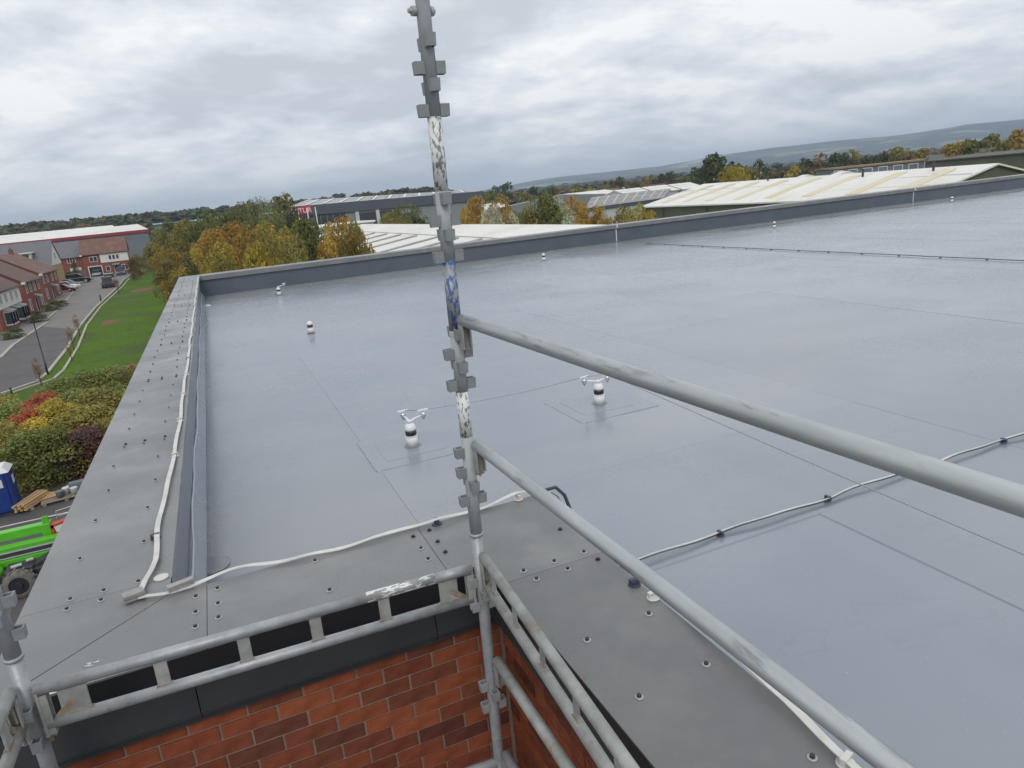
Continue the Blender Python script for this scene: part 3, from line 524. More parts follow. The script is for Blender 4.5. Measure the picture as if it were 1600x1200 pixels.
def woodland():
    """far trees that read as one mass: many small crowns joined"""
    g = np.random.default_rng(5); VV = []; CC = []
    proto = [leafcloud(100+i, 46, 7, 0.13) for i in range(6)]
    def put(x, y, z, w, h, col):
        V, Cc = proto[g.integers(6)]; a = g.random()*6.28; ca, sa = math.cos(a), math.sin(a)
        Q = V.copy(); Q = np.stack([Q[:, 0]*ca-Q[:, 1]*sa, Q[:, 0]*sa+Q[:, 1]*ca, Q[:, 2]], 1)*np.array([w, w, h])+np.array([x, y, z-0.4]); VV.append(Q)
        c2 = Cc.copy(); c2[:, :3] *= np.array(col); CC.append(c2)
    cols = [(0.050, 0.068, 0.030), (0.040, 0.055, 0.028), (0.062, 0.074, 0.032), (0.074, 0.074, 0.034), (0.046, 0.060, 0.030), (0.060, 0.058, 0.034)]
    for i in range(1500):       # wooded rise on the left
        az = g.uniform(-22, 21); r = g.uniform(560, 800)
        if az > -4 and r < 700 and az < 12: continue
        x, y = r*math.sin(math.radians(az)), r*math.cos(math.radians(az)); put(x, y, terrain(x, y), g.uniform(13, 20), g.uniform(8, 10.8), cols[g.integers(6)])
    for i in range(3400):      # wooded plain to the foot of the hills
        az = g.uniform(12, 66); r = 360*math.exp(g.random()**0.75*math.log(13)); 
        if math.sin(r*0.011+az*0.35)+math.sin(r*0.004-az*0.9) < -0.75 and g.random() < 0.85: continue
        x, y = r*math.sin(math.radians(az)), r*math.cos(math.radians(az)); s = g.uniform(0.8, 1.3)*(1+r/2500)
        put(x, y, terrain(x, y), 13*s, g.uniform(6, 9)*min(s, 1.4), cols[g.integers(6)])
    o = link('distant_woodland', leafmesh('distant_woodland', np.concatenate(VV), np.concatenate(CC)), color=(1, 1, 1)); o['kind'] = 'stuff'
    tag(o, 'far woods and hedgerows that read as one mass under the hills', 'woodland')
woodland()

# saplings along the kerb
for (x, y, h, lab) in ((-13.86, 62.78, 2.2, 'leaning brown sapling on the grass nearest the bend of the kerb'), (-13.5, 74, 1.6, 'thin bare sapling on the grass beside the street lamp'),
                       (-14.36, 81.0, 2.3, 'bushy brown sapling with its stake beyond the street lamp'), (-15.39, 92.0, 2.4, 'rusty sapling by the kerb next to the bushy one'), (-16.9, 148, 3.2, 'tall russet sapling by the far end of the kerb')):
    t = thing('sapling', lab, 'sapling', (x, y, 0), 0, 'saplings along the kerb')
    tr = link('stem', TRUNK[1], t); tr.scale = (h*0.6, h*0.6, h)
    c = link('crown', CROWN_THIN, t, color=(0.17, 0.10, 0.04)); c.scale = (h*0.36, h*0.36, h*0.9); c.location = (0, 0, h*0.2)

# ------------------------------------------------------------------ houses
def house(label, x, y, rz, W, D, eave, ridge, wall, roof, wins, upper=None, over=0.3, chimney=True, extras=None, cat='house', group=None):
    """local frame: front facade on y=0 facing -y, x from 0 to W, body behind to y=D, ridge parallel to the facade"""
    t = thing('house', label, cat, (x, y, 0), rz, group)
    mb = MB(); g = 0.0
    mb.add([(0, 0, 0), (W, 0, 0), (W, D, 0), (0, D, 0), (0, 0, eave), (W, 0, eave), (W, D, eave), (0, D, eave), (0, D/2, ridge-0.12), (W, D/2, ridge-0.12)],
           [(0, 1, 5, 4), (2, 3, 7, 6), (1, 2, 6, 9, 5), (3, 0, 4, 8, 7)]); mb.build('wall', wall, t)
    mb = MB(); th = 0.16; s = (ridge-eave)/(D/2); yo = over; ze = eave-s*yo
    for sgn, ya in ((1, -yo), (-1, D+yo)):
        P = [(-0.25, ya, ze), (W+0.25, ya, ze), (W+0.25, D/2, ridge), (-0.25, D/2, ridge)]
        Q = [(a, b, c+th) for a, b, c in P]
        fs = [(0, 3, 2, 1), (4, 5, 6, 7), (0, 1, 5, 4), (1, 2, 6, 5), (3, 0, 4, 7)]
        if sgn < 0: fs = [f[::-1] for f in fs]
        mb.add(P+Q, fs)
    rf = mb.build('roof', roof, t)
    if chimney:
        mb = MB(); mb.box(W*0.78, W*0.78+0.7, D/2-0.35, D/2+0.35, ridge-0.6, ridge+0.9); mb.box(W*0.78+0.1, W*0.78+0.3, D/2-0.12, D/2+0.12, ridge+0.9, ridge+1.2); mb.build('chimney', wall, rf)
    mb = MB(); mb.tube([(-0.25, -yo-0.06, ze+0.02), (W+0.25, -yo-0.06, ze+0.02)], 0.07, 8); mb.build('gutter', 'black_metal', t)
    mb = MB(); mb.obox((-0.2, -yo+0.12, ze+0.05), 0.5, 0.5, 0.35, (1, 0, 0)); mb.build('eaves_end', 'white_frame', t)
    if upper:
        mb = MB(); z0, z1 = upper; nb = max(3, int((z1-z0)/0.22))
        for i in range(nb):
            za = z0+(z1-z0)*i/nb; zb = z0+(z1-z0)*(i+1)/nb
            mb.add([(0-0.04, -0.11, za), (W+0.04, -0.11, za), (W+0.04, -0.06, zb), (-0.04, -0.06, zb), (-0.04, 0.02, za), (W+0.04, 0.02, za)], [(0, 1, 2, 3), (0, 4, 5, 1)])
        mb.build('weatherboarding', 'white_board', t)
    for (wx, wz, ww, wh, n) in wins:
        fo = -0.02 if not (upper and wz > upper[0]-0.3) else -0.13
        mb = MB(); fr = 0.09
        mb.box(wx, wx+ww, fo-0.07, fo+0.05, wz, wz+fr); mb.box(wx, wx+ww, fo-0.07, fo+0.05, wz+wh-fr, wz+wh)
        for k in range(n+1):
            xx = wx+(ww-fr)*k/n; mb.box(xx, xx+fr, fo-0.068, fo+0.05, wz+fr, wz+wh-fr)
        fo_ = mb.build('window', 'white_frame', t)
        mb = MB(); mb.box(wx+fr*0.5, wx+ww-fr*0.5, fo-0.02, fo+0.03, wz+fr*0.5, wz+wh-fr*0.5); mb.build('pane', 'pane', fo_)
    if extras: extras(t)
    return t
def bay(t, x, w, h=2.3, d=0.8):
    mb = MB(); mb.prism([(x, 0.01), (x+0.35, -d), (x+w-0.35, -d), (x+w, 0.01)], 0.0, 0.55); b = mb.build('bay_base', 'hbrick', t)
    mb = MB()
    for (a, c) in (((x, 0), (x+0.35, -d)), ((x+0.35, -d), (x+w/2, -d)), ((x+w/2, -d), (x+w-0.35, -d)), ((x+w-0.35, -d), (x+w, 0))):
        for p in (a, c): mb.box(p[0]-0.06, p[0]+0.06, p[1]-0.06, p[1]+0.06, 0.55, h)
    mb.prism([(x-0.04, 0.01), (x+0.33, -d-0.04), (x+w-0.33, -d-0.04), (x+w+0.04, 0.01)], 0.52, 0.68); mb.prism([(x-0.04, 0.01), (x+0.33, -d-0.04), (x+w-0.33, -d-0.04), (x+w+0.04, 0.01)], h-0.1, h)
    wn = mb.build('bay_window', 'white_frame', t)
    mb = MB(); mb.prism([(x+0.03, 0.0), (x+0.36, -d+0.03), (x+w-0.36, -d+0.03), (x+w-0.03, 0.0)], 0.69, h-0.11); mb.build('pane', 'pane', wn)
    mb = MB(); P = [(x-0.1, 0.0, h), (x+0.3, -d-0.12, h), (x+w-0.3, -d-0.12, h), (x+w+0.1, 0.0, h), (x+0.2, 0.0, h+0.4), (x+w-0.2, 0, h+0.4)]
    mb.add(P, [(0, 1, 4), (1, 2, 5, 4), (2, 3, 5), (0, 3, 2, 1)]); mb.build('bay_roof', 'lead', t)
def door(t, x, w=1.0, h=2.1, canopy=True, m='dark_void'):
    mb = MB(); mb.box(x, x+w, -0.06, 0.03, 0, h); dd = mb.build('door', m, t)
    mb = MB(); mb.box(x-0.08, x, -0.09, 0.03, 0, h+0.08); mb.box(x+w, x+w+0.08, -0.09, 0.03, 0, h+0.08); mb.box(x, x+w, -0.09, 0.03, h, h+0.08); mb.build('frame', 'white_frame', dd)
    if canopy:
        mb = MB(); mb.add([(x-0.35, 0, h+0.65), (x+w+0.35, 0, h+0.65), (x+w+0.4, -1.0, h+0.25), (x-0.4, -1.0, h+0.25), (x-0.4, 0, h+0.2), (x+w+0.4, 0, h+0.2)], [(0, 3, 2, 1), (3, 4, 5, 2), (0, 4, 3), (1, 2, 5)]); mb.build('porch_canopy', 'lead', t)
H90 = math.pi/2
house('nearest brick house on the left with white boarded upper floor and bay windows', -26.2, 107.5, H90, 13.0, 10.5, 5.1, 8.9, 'hbrick', 'roof_brown',
      [(1.6, 3.35, 1.1, 1.25, 2), (4.3, 3.35, 1.1, 1.25, 2), (7.2, 3.35, 1.1, 1.25, 2), (10.0, 3.35, 1.1, 1.25, 2)], upper=(2.75, 5.0),
      extras=lambda t: (bay(t, 2.2, 3.4), bay(t, 9.0, 3.2), door(t, 6.8)))
house('middle red brick terrace house with porch and green bush in front', -27.0, 127.5, H90, 12.0, 11.0, 5.0, 8.6, 'hbrick', 'roof_brown',
      [(1.0, 3.2, 1.0, 1.5, 1), (3.7, 3.2, 1.0, 1.5, 1), (6.6, 3.2, 1.0, 1.5, 1), (9.6, 3.2, 1.0, 1.5, 1), (1.0, 0.5, 1.2, 1.8, 1), (9.4, 0.5, 1.3, 1.8, 1)], extras=lambda t: door(t, 5.2, 1.4))
house('third red brick house beside the parked white and red cars', -28.7, 149.5, H90, 15.5, 12.0, 5.1, 8.8, 'hbrick', 'roof_red',
      [(1.3, 3.2, 1.1, 1.5, 1), (4.6, 3.2, 1.1, 1.5, 1), (9.2, 3.2, 1.1, 1.5, 1), (12.6, 3.2, 1.1, 1.5, 1), (1.4, 0.4, 1.3, 1.9, 1), (12.2, 0.4, 1.3, 1.9, 1)], extras=lambda t: door(t, 6.8, 1.6))
def white_gable(t):   # gable end on the street side clad in white boards above the yellow brick
    mb = MB(); n = 14; W_ = 14.3; D_ = 13.0
    for i in range(n):
        a = i/n; b = (i+1)/n; z0 = 5.4+4.9*a; z1 = 5.4+4.9*b; x0 = D_/2*a; x1 = D_/2*b
        mb.add([(W_+0.10, x0, z0), (W_+0.10, D_-x0, z0), (W_+0.06, D_-x1, z1), (W_+0.06, x1, z1)], [(0, 1, 2, 3)])
    mb.build('gable_boarding', 'white_board', t)
    mb = MB(); mb.box(W_+0.08, W_+0.16, 6.1, 6.9, 6.6, 8.0); w = mb.build('window', 'white_frame', t)
    mb = MB(); mb.box(W_+0.165, W_+0.18, 6.2, 6.8, 6.7, 7.9); mb.build('pane', 'pane', w)
    mb = MB(); mb.box(9.2, 11.0, 1.2, 4.2, 6.9, 8.4); d = mb.build('dormer', 'white_board', t)
    mb = MB(); mb.box(8.8, 11.4, 0.8, 4.4, 8.4, 8.6); mb.build('dormer_roof', 'white_frame', d)
    mb = MB(); mb.box(9.6, 10.6, 1.14, 1.19, 7.2, 8.2); mb.build('dormer_window', 'pane', d)
house('tall yellow brick house with white boarded gable, slate roof and dormer', -46, 177.5, 0, 14.3, 13, 5.4, 10.5, 'hbrick_yellow', 'roof_slate',
      [(2.0, 3.2, 1.3, 1.4, 2), (8.2, 3.2, 1.3, 1.4, 2)], extras=white_gable, chimney=False)
house('slate roofed house at the left edge behind the nearest brick house', -62, 160, 0, 22, 13, 5.5, 11.0, 'hbrick', 'roof_slate', [(3, 3.2, 1.2, 1.4, 2)], chimney=False)
house('red brick house with grey slate roof at the end of the row', -39.2, 225, 0, 6.9, 9, 5.6, 9.6, 'hbrick', 'roof_slate',
      [(3.1, 4.0, 2.0, 1.6, 3)], chimney=False, extras=lambda t: door(t, 3.4, 2.6, 2.6, canopy=False, m='white_board'))
def far_front(t):
    mb = MB(); mb.box(1.0, 4.0, -0.08, 0.02, 0, 2.5); d = mb.build('garage_opening', 'dark_void', t)
    mb = MB(); mb.box(0.8, 1.0, -0.12, 0.02, 0, 2.7); mb.box(4.0, 4.2, -0.12, 0.02, 0, 2.7); mb.box(1.0, 4.0, -0.12, 0.02, 2.5, 2.7); mb.build('frame', 'white_frame', d)
    mb = MB(); z = 3.3
    mb.add([(4.2, -0.14, z), (11.0, -0.14, z), (11.0, -0.08, 5.7), (4.2, -0.08, 5.7), (4.2, 0, z), (11, 0, z), (4.2, 0, 5.7), (11, 0, 5.7)], [(0, 1, 2, 3), (0, 4, 5, 1), (0, 3, 6, 4), (1, 5, 7, 2)]); mb.build('weatherboarding', 'white_board', t)
    for (wx, wz, ww, wh) in ((6.2, 3.9, 2.6, 1.3),):
        for k in range(3):
            mb = MB(); mb.box(wx+k*0.9, wx+k*0.9+0.75, -0.19, -0.10, wz, wz+wh); w = mb.build('window', 'white_frame', t)
            mb = MB(); mb.box(wx+k*0.9+0.09, wx+k*0.9+0.66, -0.205, -0.195, wz+0.1, wz+wh-0.1); mb.build('pane', 'pane', w)
    door(t, 7.1, 1.1, 2.2)
house('far brick house with brown tiled roof, white boarded front and open garage', -32.0, 222, R(3), 11.0, 9.0, 5.9, 9.6, 'hbrick', 'roof_red',
      [(1.6, 3.8, 1.9, 1.4, 2), (5.0, 0.9, 1.1, 1.4, 1), (8.8, 0.8, 1.7, 1.5, 2)], extras=far_front, chimney=False)
for i, (x, y, rz, W) in enumerate(((205, 262, 0.2, 10), (212, 250, 1.7, 9), (225, 262, 0.1, 14), (196, 285, 0.3, 16), (240, 262, 0.5, 10), (180, 300, 0.2, 12), (232, 225, 1.8, 9), (168, 325, 0.3, 12))):
    house(['small red roofed house beyond the white roofs, leftmost of the village', 'white gabled village house with red roof beyond the white roofs', 'long red roofed village house beyond the white roofs', 'low red roofed terrace beyond the striped grey roof',
           'red roofed village house with pale gable next to the long one', 'red roofed village house partly behind the squares roof', 'dark red roofed house left of the big dark tree', 'far red roofed village house among the trees'][i],
          x, y, rz, W, 9, 4.6, 8.6, 'white_board' if i in (1, 4) else 'hbrick', 'roof_red' if i % 2 else 'roof_brown', [(1.5, 2.9, 1.2, 1.2, 2), (W-3, 2.9, 1.2, 1.2, 2)], group='village houses in the distance')

# small shrubs and hedges in front of the houses
for i, (x, y, w, h, lab) in enumerate(((-24.6, 130.5, 3.4, 1.7, 'round green bush in front of the middle brick house'), (-24.2, 136, 2.4, 1.0, 'low dark bush right of the round green bush'), (-24.8, 121, 2.6, 0.9, 'low dark hedge under the bay windows'),
                                      (-23.8, 115, 3.0, 0.8, 'flat dark hedge before the nearest house'), (-23.4, 99, 3.2, 1.3, 'dark clipped bush at the left edge of the photo'), (-34.4, 212, 4.4, 2.4, 'dark hedge by the parked black car'), (-34.2, 221.5, 2.2, 4.2, 'small round evergreen tree before the slate roofed house'), (-17.0, 200, 5, 5, 'leafy hedge beside the far brick house'), (-15, 212, 6, 5, 'dull hedge at the far end of the grass'), (-16.8, 182, 3.6, 5.0, 'brownish bush by the kerb right of the dark parked car'))):
    t = thing('bush', lab, 'bush', (x, y, 0)); f_ = link('foliage', SHRUB[i % 4], t, color=LEAF['o'] if i in (7, 8) else (LEAF['g'] if i == 0 else (0.06, 0.085, 0.03) if i < 7 else (0.10, 0.075, 0.035))); f_.scale = (w*0.85, w*0.85, h)
t = thing('garden_wall', 'grey boarded fence between the far brick house and its neighbour', 'fence', (-35.4, 223.5, 0))
for k in range(8):
    mb = MB(); mb.box(0.02+k*0.42, 0.40+k*0.42, 0, 0.05, 0, 2.0+0.02*(k % 2)); mb.build('board', 'timber_old', t)

# ------------------------------------------------------------------ cars
def make_car(label, color, loc, rz, s=1.15, suv=False, group='cars parked along the street'):
    t = thing('car', label, 'car', loc, rz, group); h = 1.72 if suv else 1.46; L2 = 2.2; W2 = 0.9; bz = 0.95 if suv else 0.85
    prof = [(-L2, 0.35), (-L2+0.02, bz-0.12), (-L2+0.2, bz), (L2-1.1, bz), (L2-0.15, bz-0.16), (L2, 0.5), (L2-0.05, 0.28), (-L2+0.05, 0.28)]
    def extr(mb, P, w0, w1=None, crown=0):
        n = len(P); V = []
        for sgn in (-1, 1): V += [(x, sgn*(w0 if z < bz else (w1 or w0)), z) for x, z in P]
        mb.add(V, [tuple(range(n)), tuple(range(2*n-1, n-1, -1))]+[(i, n+i, n+(i+1) % n, (i+1) % n) for i in range(n)])
    mb = MB(); extr(mb, prof, W2); link('body', mb.mesh('body', 'carpaint'), t, bevel=0.06, color=color)
    cab = [(-L2+0.18, bz+0.001), (-L2+0.55, h-0.06), (L2-1.95, h-0.06), (L2-1.1, bz+0.001)]
    mb = MB(); extr(mb, [(a, max(b, bz+0.001)) for a, b in cab], 0.84, 0.72); mb.build('windows', 'carglass', t)
    mb = MB(); mb.box(-L2+0.6, L2-1.98, -0.70, 0.70, h-0.07, h); link('roof', mb.mesh('roof', 'carpaint'), t, bevel=0.03, color=color)
    for x in (-1.35, 1.35):
        for y in (-1, 1):
            mb = MB(); mb.tube([(x, y*0.72, 0.33), (x, y*0.93, 0.33)], 0.33, 14); w = mb.build('wheel', 'tyre', t)
            mb = MB(); mb.tube([(x, y*0.93, 0.33), (x, y*0.945, 0.33)], 0.2, 10); mb.build('rim', 'carlight', w)
    for y in (-0.62, 0.62):
        mb = MB(); mb.box(L2-0.22, L2+0.01, y-0.2, y+0.2, 0.58, 0.72); mb.build('headlight', 'carlight', t)
        mb = MB(); mb.box(-L2-0.02, -L2+0.06, y-0.18, y+0.18, 0.62, 0.8); mb.build('tail_light', 'red_trim', t)
    t.scale = (s, s, s); return t
make_car('dark four-by-four parked by the grass kerb at the end of the street', (0.02, 0.022, 0.03), (-20.9, 169.5, 0.02), R(96), 1.3, True)
make_car('pale grey car with light roof just beyond the dark four-by-four', (0.42, 0.46, 0.52), (-22.0, 183, 0.02), R(98), 1.3, True)
make_car('white car parked nose out beside the third brick house', (0.72, 0.73, 0.74), (-30.0, 178.5, 0.02), R(-12), 1.2)
make_car('red car parked nose out nearest the third brick house', (0.22, 0.015, 0.02), (-29.4, 171.5, 0.02), R(-14), 1.15)
make_car('teal grey car parked beyond the white one', (0.10, 0.14, 0.15), (-30.8, 186.5, 0.02), R(-12), 1.15)
make_car('large black car parked at the head of the row', (0.012, 0.014, 0.015), (-30.4, 198, 0.02), R(-6), 1.35, True)
make_car('silver car half inside the open garage', (0.28, 0.30, 0.32), (-29.2, 220.8, 0.02), R(-90), 1.1)
make_car('dark blue car before the far brick house door', (0.03, 0.035, 0.055), (-22.6, 212, 0.02), R(-85), 1.2, True)

# street lamp
t = thing('street_lamp', 'black street lamp with short curved arm standing on the grass by the road', 'street lamp', (-14.47, 68.48, 0))
mb = MB(); mb.tube([(0, 0, 0), (0, 0, 1.0), (0, 0, 1.02), (0, 0, 4.4), (-0.12, 0, 4.62), (-0.42, 0, 4.74)], 0.05, 10, rad=[0.085, 0.085, 0.055, 0.045, 0.04, 0.035]); mb.build('pole', 'black_metal', t)
mb = MB(); mb.obox((-0.66, 0, 4.76), 0.55, 0.2, 0.10, (1, 0, -0.1)); mb.build('lamp_head', 'black_metal', t)
t = thing('bollard', 'small dark marker post on the kerb near the dark parked car', 'bollard', (-18.4, 136, 0)); mb = MB(); mb.tube([(0, 0, 0), (0, 0, 0.9)], 0.12, 10); mb.lathe([(0.12, 0), (0.15, 0.02), (0.10, 0.15)], (0, 0, 0.9), 10); mb.build('post', 'black_metal', t)
t = thing('bollard', 'low dark post at the kerb by the left edge of the photo', 'bollard', (-15.6, 61.6, 0)); mb = MB(); mb.tube([(0, 0, 0), (0, 0, 0.5)], 0.06, 10); mb.lathe([(0.06, 0), (0.09, 0.02), (0.06, 0.1)], (0, 0, 0.5), 10); mb.build('post', 'black_metal', t)

# ------------------------------------------------------------------ sheds
def shed(label, e0, e1, r0, r1, ze, zr, wallm, roofm, fascia=None, ftop=0.0, fh=0.0, strips=None, cat='warehouse', back=True, name='warehouse', eave_white=True, joints=True):
    """e0,e1 eave corners (x,y), r0,r1 ridge ends; front slope between them, back slope mirrored"""
    t = thing(name, label, cat)
    e0, e1, r0, r1 = [Vector(p) for p in (e0, e1, r0, r1)]; b0 = r0*2-e0; b1 = r1*2-e1
    if isinstance(zr, (int, float)): zr = (zr, zr)
    if isinstance(ze, (int, float)): ze = (ze, ze)
    cr = (e1-e0).cross(r0-e0); flip = cr > 0
    def F(fs): return fs if flip else [f[::-1] for f in fs]
    V = [(*e0, 0), (*e1, 0), (*b1, 0), (*b0, 0), (*e0, ze[0]-0.1), (*e1, ze[1]-0.1), (*b1, ze[1]-0.1), (*b0, ze[0]-0.1), (*r0, zr[0]-0.12), (*r1, zr[1]-0.12)]
    mb = MB(); mb.add(V, F([(0, 1, 5, 4), (1, 2, 6, 9, 5), (2, 3, 7, 6), (3, 0, 4, 8, 7)])); w = mb.build('wall', wallm, t)
    mb = MB(); n = (r0-e0).normalized()*-0.35; al = (e1-e0).normalized()*0.4
    def slope(a0, a1, za0, za1, c, name):
        d = c
        P = [(*(a0-al+d), za0), (*(a1+al+d), za1), (*(r1+al), zr[1]), (*(r0-al), zr[0])]
        Q = [(x, y, z-0.22) for x, y, z in P]
        mb = MB(); mb.add(P+Q, [(0, 1, 2, 3), (4, 7, 6, 5), (0, 4, 5, 1), (1, 5, 6, 2), (3, 7, 4, 0)]); return mb.build(name, roofm, t)
    rf = slope(e0, e1, ze[0], ze[1], n, 'roof'); slope(b0, b1, ze[0], ze[1], -n, 'roof')
    def on(u, v):   # point on the front slope: u along the eave 0..1, v up the slope 0..1
        a = e0+(e1-e0)*u; b = r0+(r1-r0)*u; za = ze[0]+(ze[1]-ze[0])*u; zb = zr[0]+(zr[1]-zr[0])*u
        p = a+(b-a)*v; return Vector((p.x, p.y, za+(zb-za)*v))
    if strips:
        sm, lst = strips
        for (u, wd, v0, v1) in lst:
            A, B, Cc, D = on(u-wd/2, v0), on(u+wd/2, v0), on(u+wd/2, v1), on(u-wd/2, v1); P = [p+Vector((0, 0, 0.16)) for p in (A, B, Cc, D)]; Q = [p-Vector((0, 0, 0.1)) for p in P]
            mb = MB(); mb.add(P+Q, [(0, 1, 2, 3), (4, 7, 6, 5), (0, 4, 5, 1), (1, 5, 6, 2), (2, 6, 7, 3), (3, 7, 4, 0)]); mb.build('rooflight', sm, rf)
    # standing seams of the sheet roof
    Ls = (e1-e0).length; k = int(Ls/ (6 if Ls > 60 else 4)); mb = MB()
    for i in range(1, k if joints else 1):
        u = i/k; A = on(u, 0.0)+Vector((0, 0, 0.08)); B = on(u, 1.0)+Vector((0, 0, 0.02)); mb.obox((A+B)/2, (B-A).length, 0.10, 0.06, (B-A))
    for v in ((0.33, 0.66) if joints else (0.66,)):
        A = on(0, v)+Vector((0, 0, 0.07)); B = on(1, v)+Vector((0, 0, 0.07)); mb.obox((A+B)/2, (B-A).length, 0.12, 0.05, (B-A))
    sj = mb.build('sheet_joints', 'lead' if roofm != 'shed_white' else 'joint', rf); sj['kind'] = 'stuff'
    if fascia:
        fm, fh = fascia; A = Vector((*e0, ze[0]-fh/2+0.1)); B = Vector((*e1, ze[1]-fh/2+0.1)); nn = Vector((*(r0-e0).normalized(), 0))*-0.45
        mb = MB(); mb.obox((A+B)/2+nn, (B-A).length+0.9, 0.2, fh, (B-A)); mb.build('fascia', fm, t)
    t['_on'] = 0; del t['_on']
    return t, on, w, rf
# near white roof behind the parapet: ridge along y at x=28
ZN = 13.0; 
e0, e1 = (13.5, 48), (13.5, 175); r0, r1 = (28.3, 48), (28.3, 175)
lst = [((y-48)/127, 0.006, 0.1, 0.62) for y in (54, 60.5, 67, 73.5, 82, 89.5, 97, 105, 113, 121, 130, 140, 150)]
shed('long white roofed warehouse just behind the far parapet, with grey rooflight strips', e0, e1, r0, r1, 5.9, 8.0, 'clad_grey', 'shed_white', strips=('rooflight_dark', lst), joints=False)
# large white roof on the right
lst = [(u, 0.030, 0.12, 0.86) for u in (0.08, 0.19, 0.30, 0.42, 0.54, 0.67, 0.80, 0.92)]
t, on, w, rf = shed('large white roofed warehouse on the right with olive walls and yellowed rooflights', (80.5, 122), (80.5, 61), (96, 122), (93, 60.8), 6.0, (9.15, 8.9), 'clad_green', 'shed_white', strips=('rooflight_yellow', lst))
for (u, v, h) in ((0.33, 0.93, 0.95), (0.70, 0.80, 1.05), (0.88, 0.86, 1.3)):
    p = on(u, v); mb = MB(); mb.tube([p, p+Vector((0, 0, h))], 0.16, 10); mb.tube([p+Vector((0, 0, h)), p+Vector((0, 0, h+0.12))], 0.22, 10); mb.build('flue', 'lift_dark', rf)
for u in (0.12, 0.33, 0.55):
    p = on(u, 0); mb = MB(); mb.box(p.x-0.12, p.x-0.02, p.y-0.1, p.y+0.1, 0.1, 5.5); mb.build('downpipe', 'lift_dark', w)
# dark grey shed with the red sign
t, on, w, rf = shed('big dark grey warehouse with a red sign on its corner and a pale roof', (21.2, 196.9), (76.8, 200.8), (29.9, 226), (83.8, 225), (13.0, 12.4), (14.9, 13.4), 'clad_grey', 'shed_grey', fascia=('clad_dark', 2.6), strips=('shed_white', [(0.07+0.083*k, 0.012, 0.1, 0.9) for k in range(11)]))
ax = Vector((55.6, 3.9, 0)).normalized(); nn = Vector((3.9, -55.6, 0)).normalized()
def onwall(u, z, off): return Vector((21.2, 196.9, z))+ax*u+nn*off
mb = MB(); mb.obox(onwall(2.7, 11.85, 0.62), 5.6, 0.15, 1.9, ax); sg = mb.build('sign', 'red_sign', t)
tcu = bpy.data.curves.new('lettering', 'FONT'); tcu.body = 'SATUR'; tcu.size = 1.75; tcu.extrude = 0.03; tcu.align_x = 'CENTER'; tcu.align_y = 'CENTER'; tcu.materials.append(M['white_letter'])
tmp = bpy.data.objects.new('lettering', tcu); COL.objects.link(tmp); bpy.context.view_layer.update()
tme = bpy.data.meshes.new_from_object(tmp.evaluated_get(bpy.context.evaluated_depsgraph_get())); bpy.data.objects.remove(tmp); to = link('lettering', tme, sg)
mw = Matrix((ax, Vector((0, 0, 1)), nn)).transposed().to_4x4(); mw.translation = onwall(2.75, 11.8, 0.75); to.matrix_local = mw
mb = MB(); mb.obox(onwall(7.5, 9.1, 0.1), 14.5, 0.15, 2.3, ax); gl = mb.build('glazing', 'pane', w)
for k in range(9): mb = MB(); mb.obox(onwall(0.6+k*1.75, 9.1, 0.2), 0.14, 0.12, 2.3, ax); mb.build('mullion', 'lead', gl)
for (u, wd) in ((20.5, 4.6), (25.8, 3.6)): mb = MB(); mb.obox(onwall(u, 7.2, 0.12), wd, 0.2, 5.0, ax); d_ = mb.build('loading_door', 'lift_dark', w); mb = MB(); mb.obox(onwall(u-wd/2-0.6, 7.3, 0.2), 1.0, 0.4, 5.8, ax); mb.build('door_post', 'clad_white', d_)
for k, (x, y) in enumerate(((21.1, 178.7), (23.2, 178.5), (25.1, 178.2))):
    o_ = MB().tube([(x, y, 0), (x, y, 12.3)], 0.16, 10, rad=[0.18, 0.12]).build('flagpole', 'clad_white')
    tag(o_, ['white flagpole, left one of three before the red sign', 'white flagpole, middle one of three before the red sign', 'white flagpole, right one of three before the red sign'][k], 'flagpole', 'flagpoles before the grey warehouse')
t = thing('annexe', 'low white flat canopy roof in front of the grey warehouse', 'building'); mb = MB(); mb.prism([(18.5, 139), (31, 141), (29.5, 152), (17, 151)], 8.2, 8.5); mb.build('roof', 'shed_white', t); mb = MB(); mb.prism([(18.8, 139.3), (30.7, 141.3), (29.2, 151.7), (17.3, 150.7)], 0, 8.2); mb.build('wall', 'clad_grey', t)
# white roof with small square rooflights
lst = []
for i in range(9):
    for j, (v, du) in enumerate(((0.32, 0), (0.55, -0.008), (0.32, 0.028), (0.55, 0.02))): lst.append((0.06+i*0.10+du, 0.010, v, v+0.12))
shed('long white roofed warehouse with pairs of small dark rooflights', (86, 213), (200, 338), (126, 245), (240, 370), (6.9, 6.2), (8.9, 8.2), 'clad_grey', 'shed_white', strips=('rooflight_dark', lst))
shed('plain white roofed warehouse between the dark warehouse and the orange trees', (67.6, 203.7), (104.6, 243.6), (108, 325), (146, 370), 6.5, 8.3, 'clad_grey', 'shed_white')
# grey roof with cream strips
lst = [(u, 0.022, 0.1, 0.94) for u in (0.08, 0.20, 0.32, 0.44, 0.56, 0.68, 0.80, 0.92)]
shed('grey sheet roofed building with cream rooflight strips and white end wall', (81.2, 146.3), (111.3, 159), (103, 181), (140, 195), 6.0, (7.8, 7.9), 'clad_white', 'shed_midgrey', fascia=('clad_dark', 0.7), strips=('rooflight_cream', lst))
for i, (a, b) in enumerate((((117, 190), (128, 194)), ((129, 193), (140, 197)), ((141, 196), (152, 200)))):
    shed(['small white pitched roof behind the striped roof, left one of three', 'small white pitched roof behind the striped roof, middle one of three', 'small white pitched roof behind the striped roof, right one of three'][i], (a[0], a[1]-6), (b[0], b[1]-6), (a[0]-1, a[1]), (b[0]-1, b[1]), 7.2, 9.0, 'clad_white', 'shed_white', name='small_warehouse')
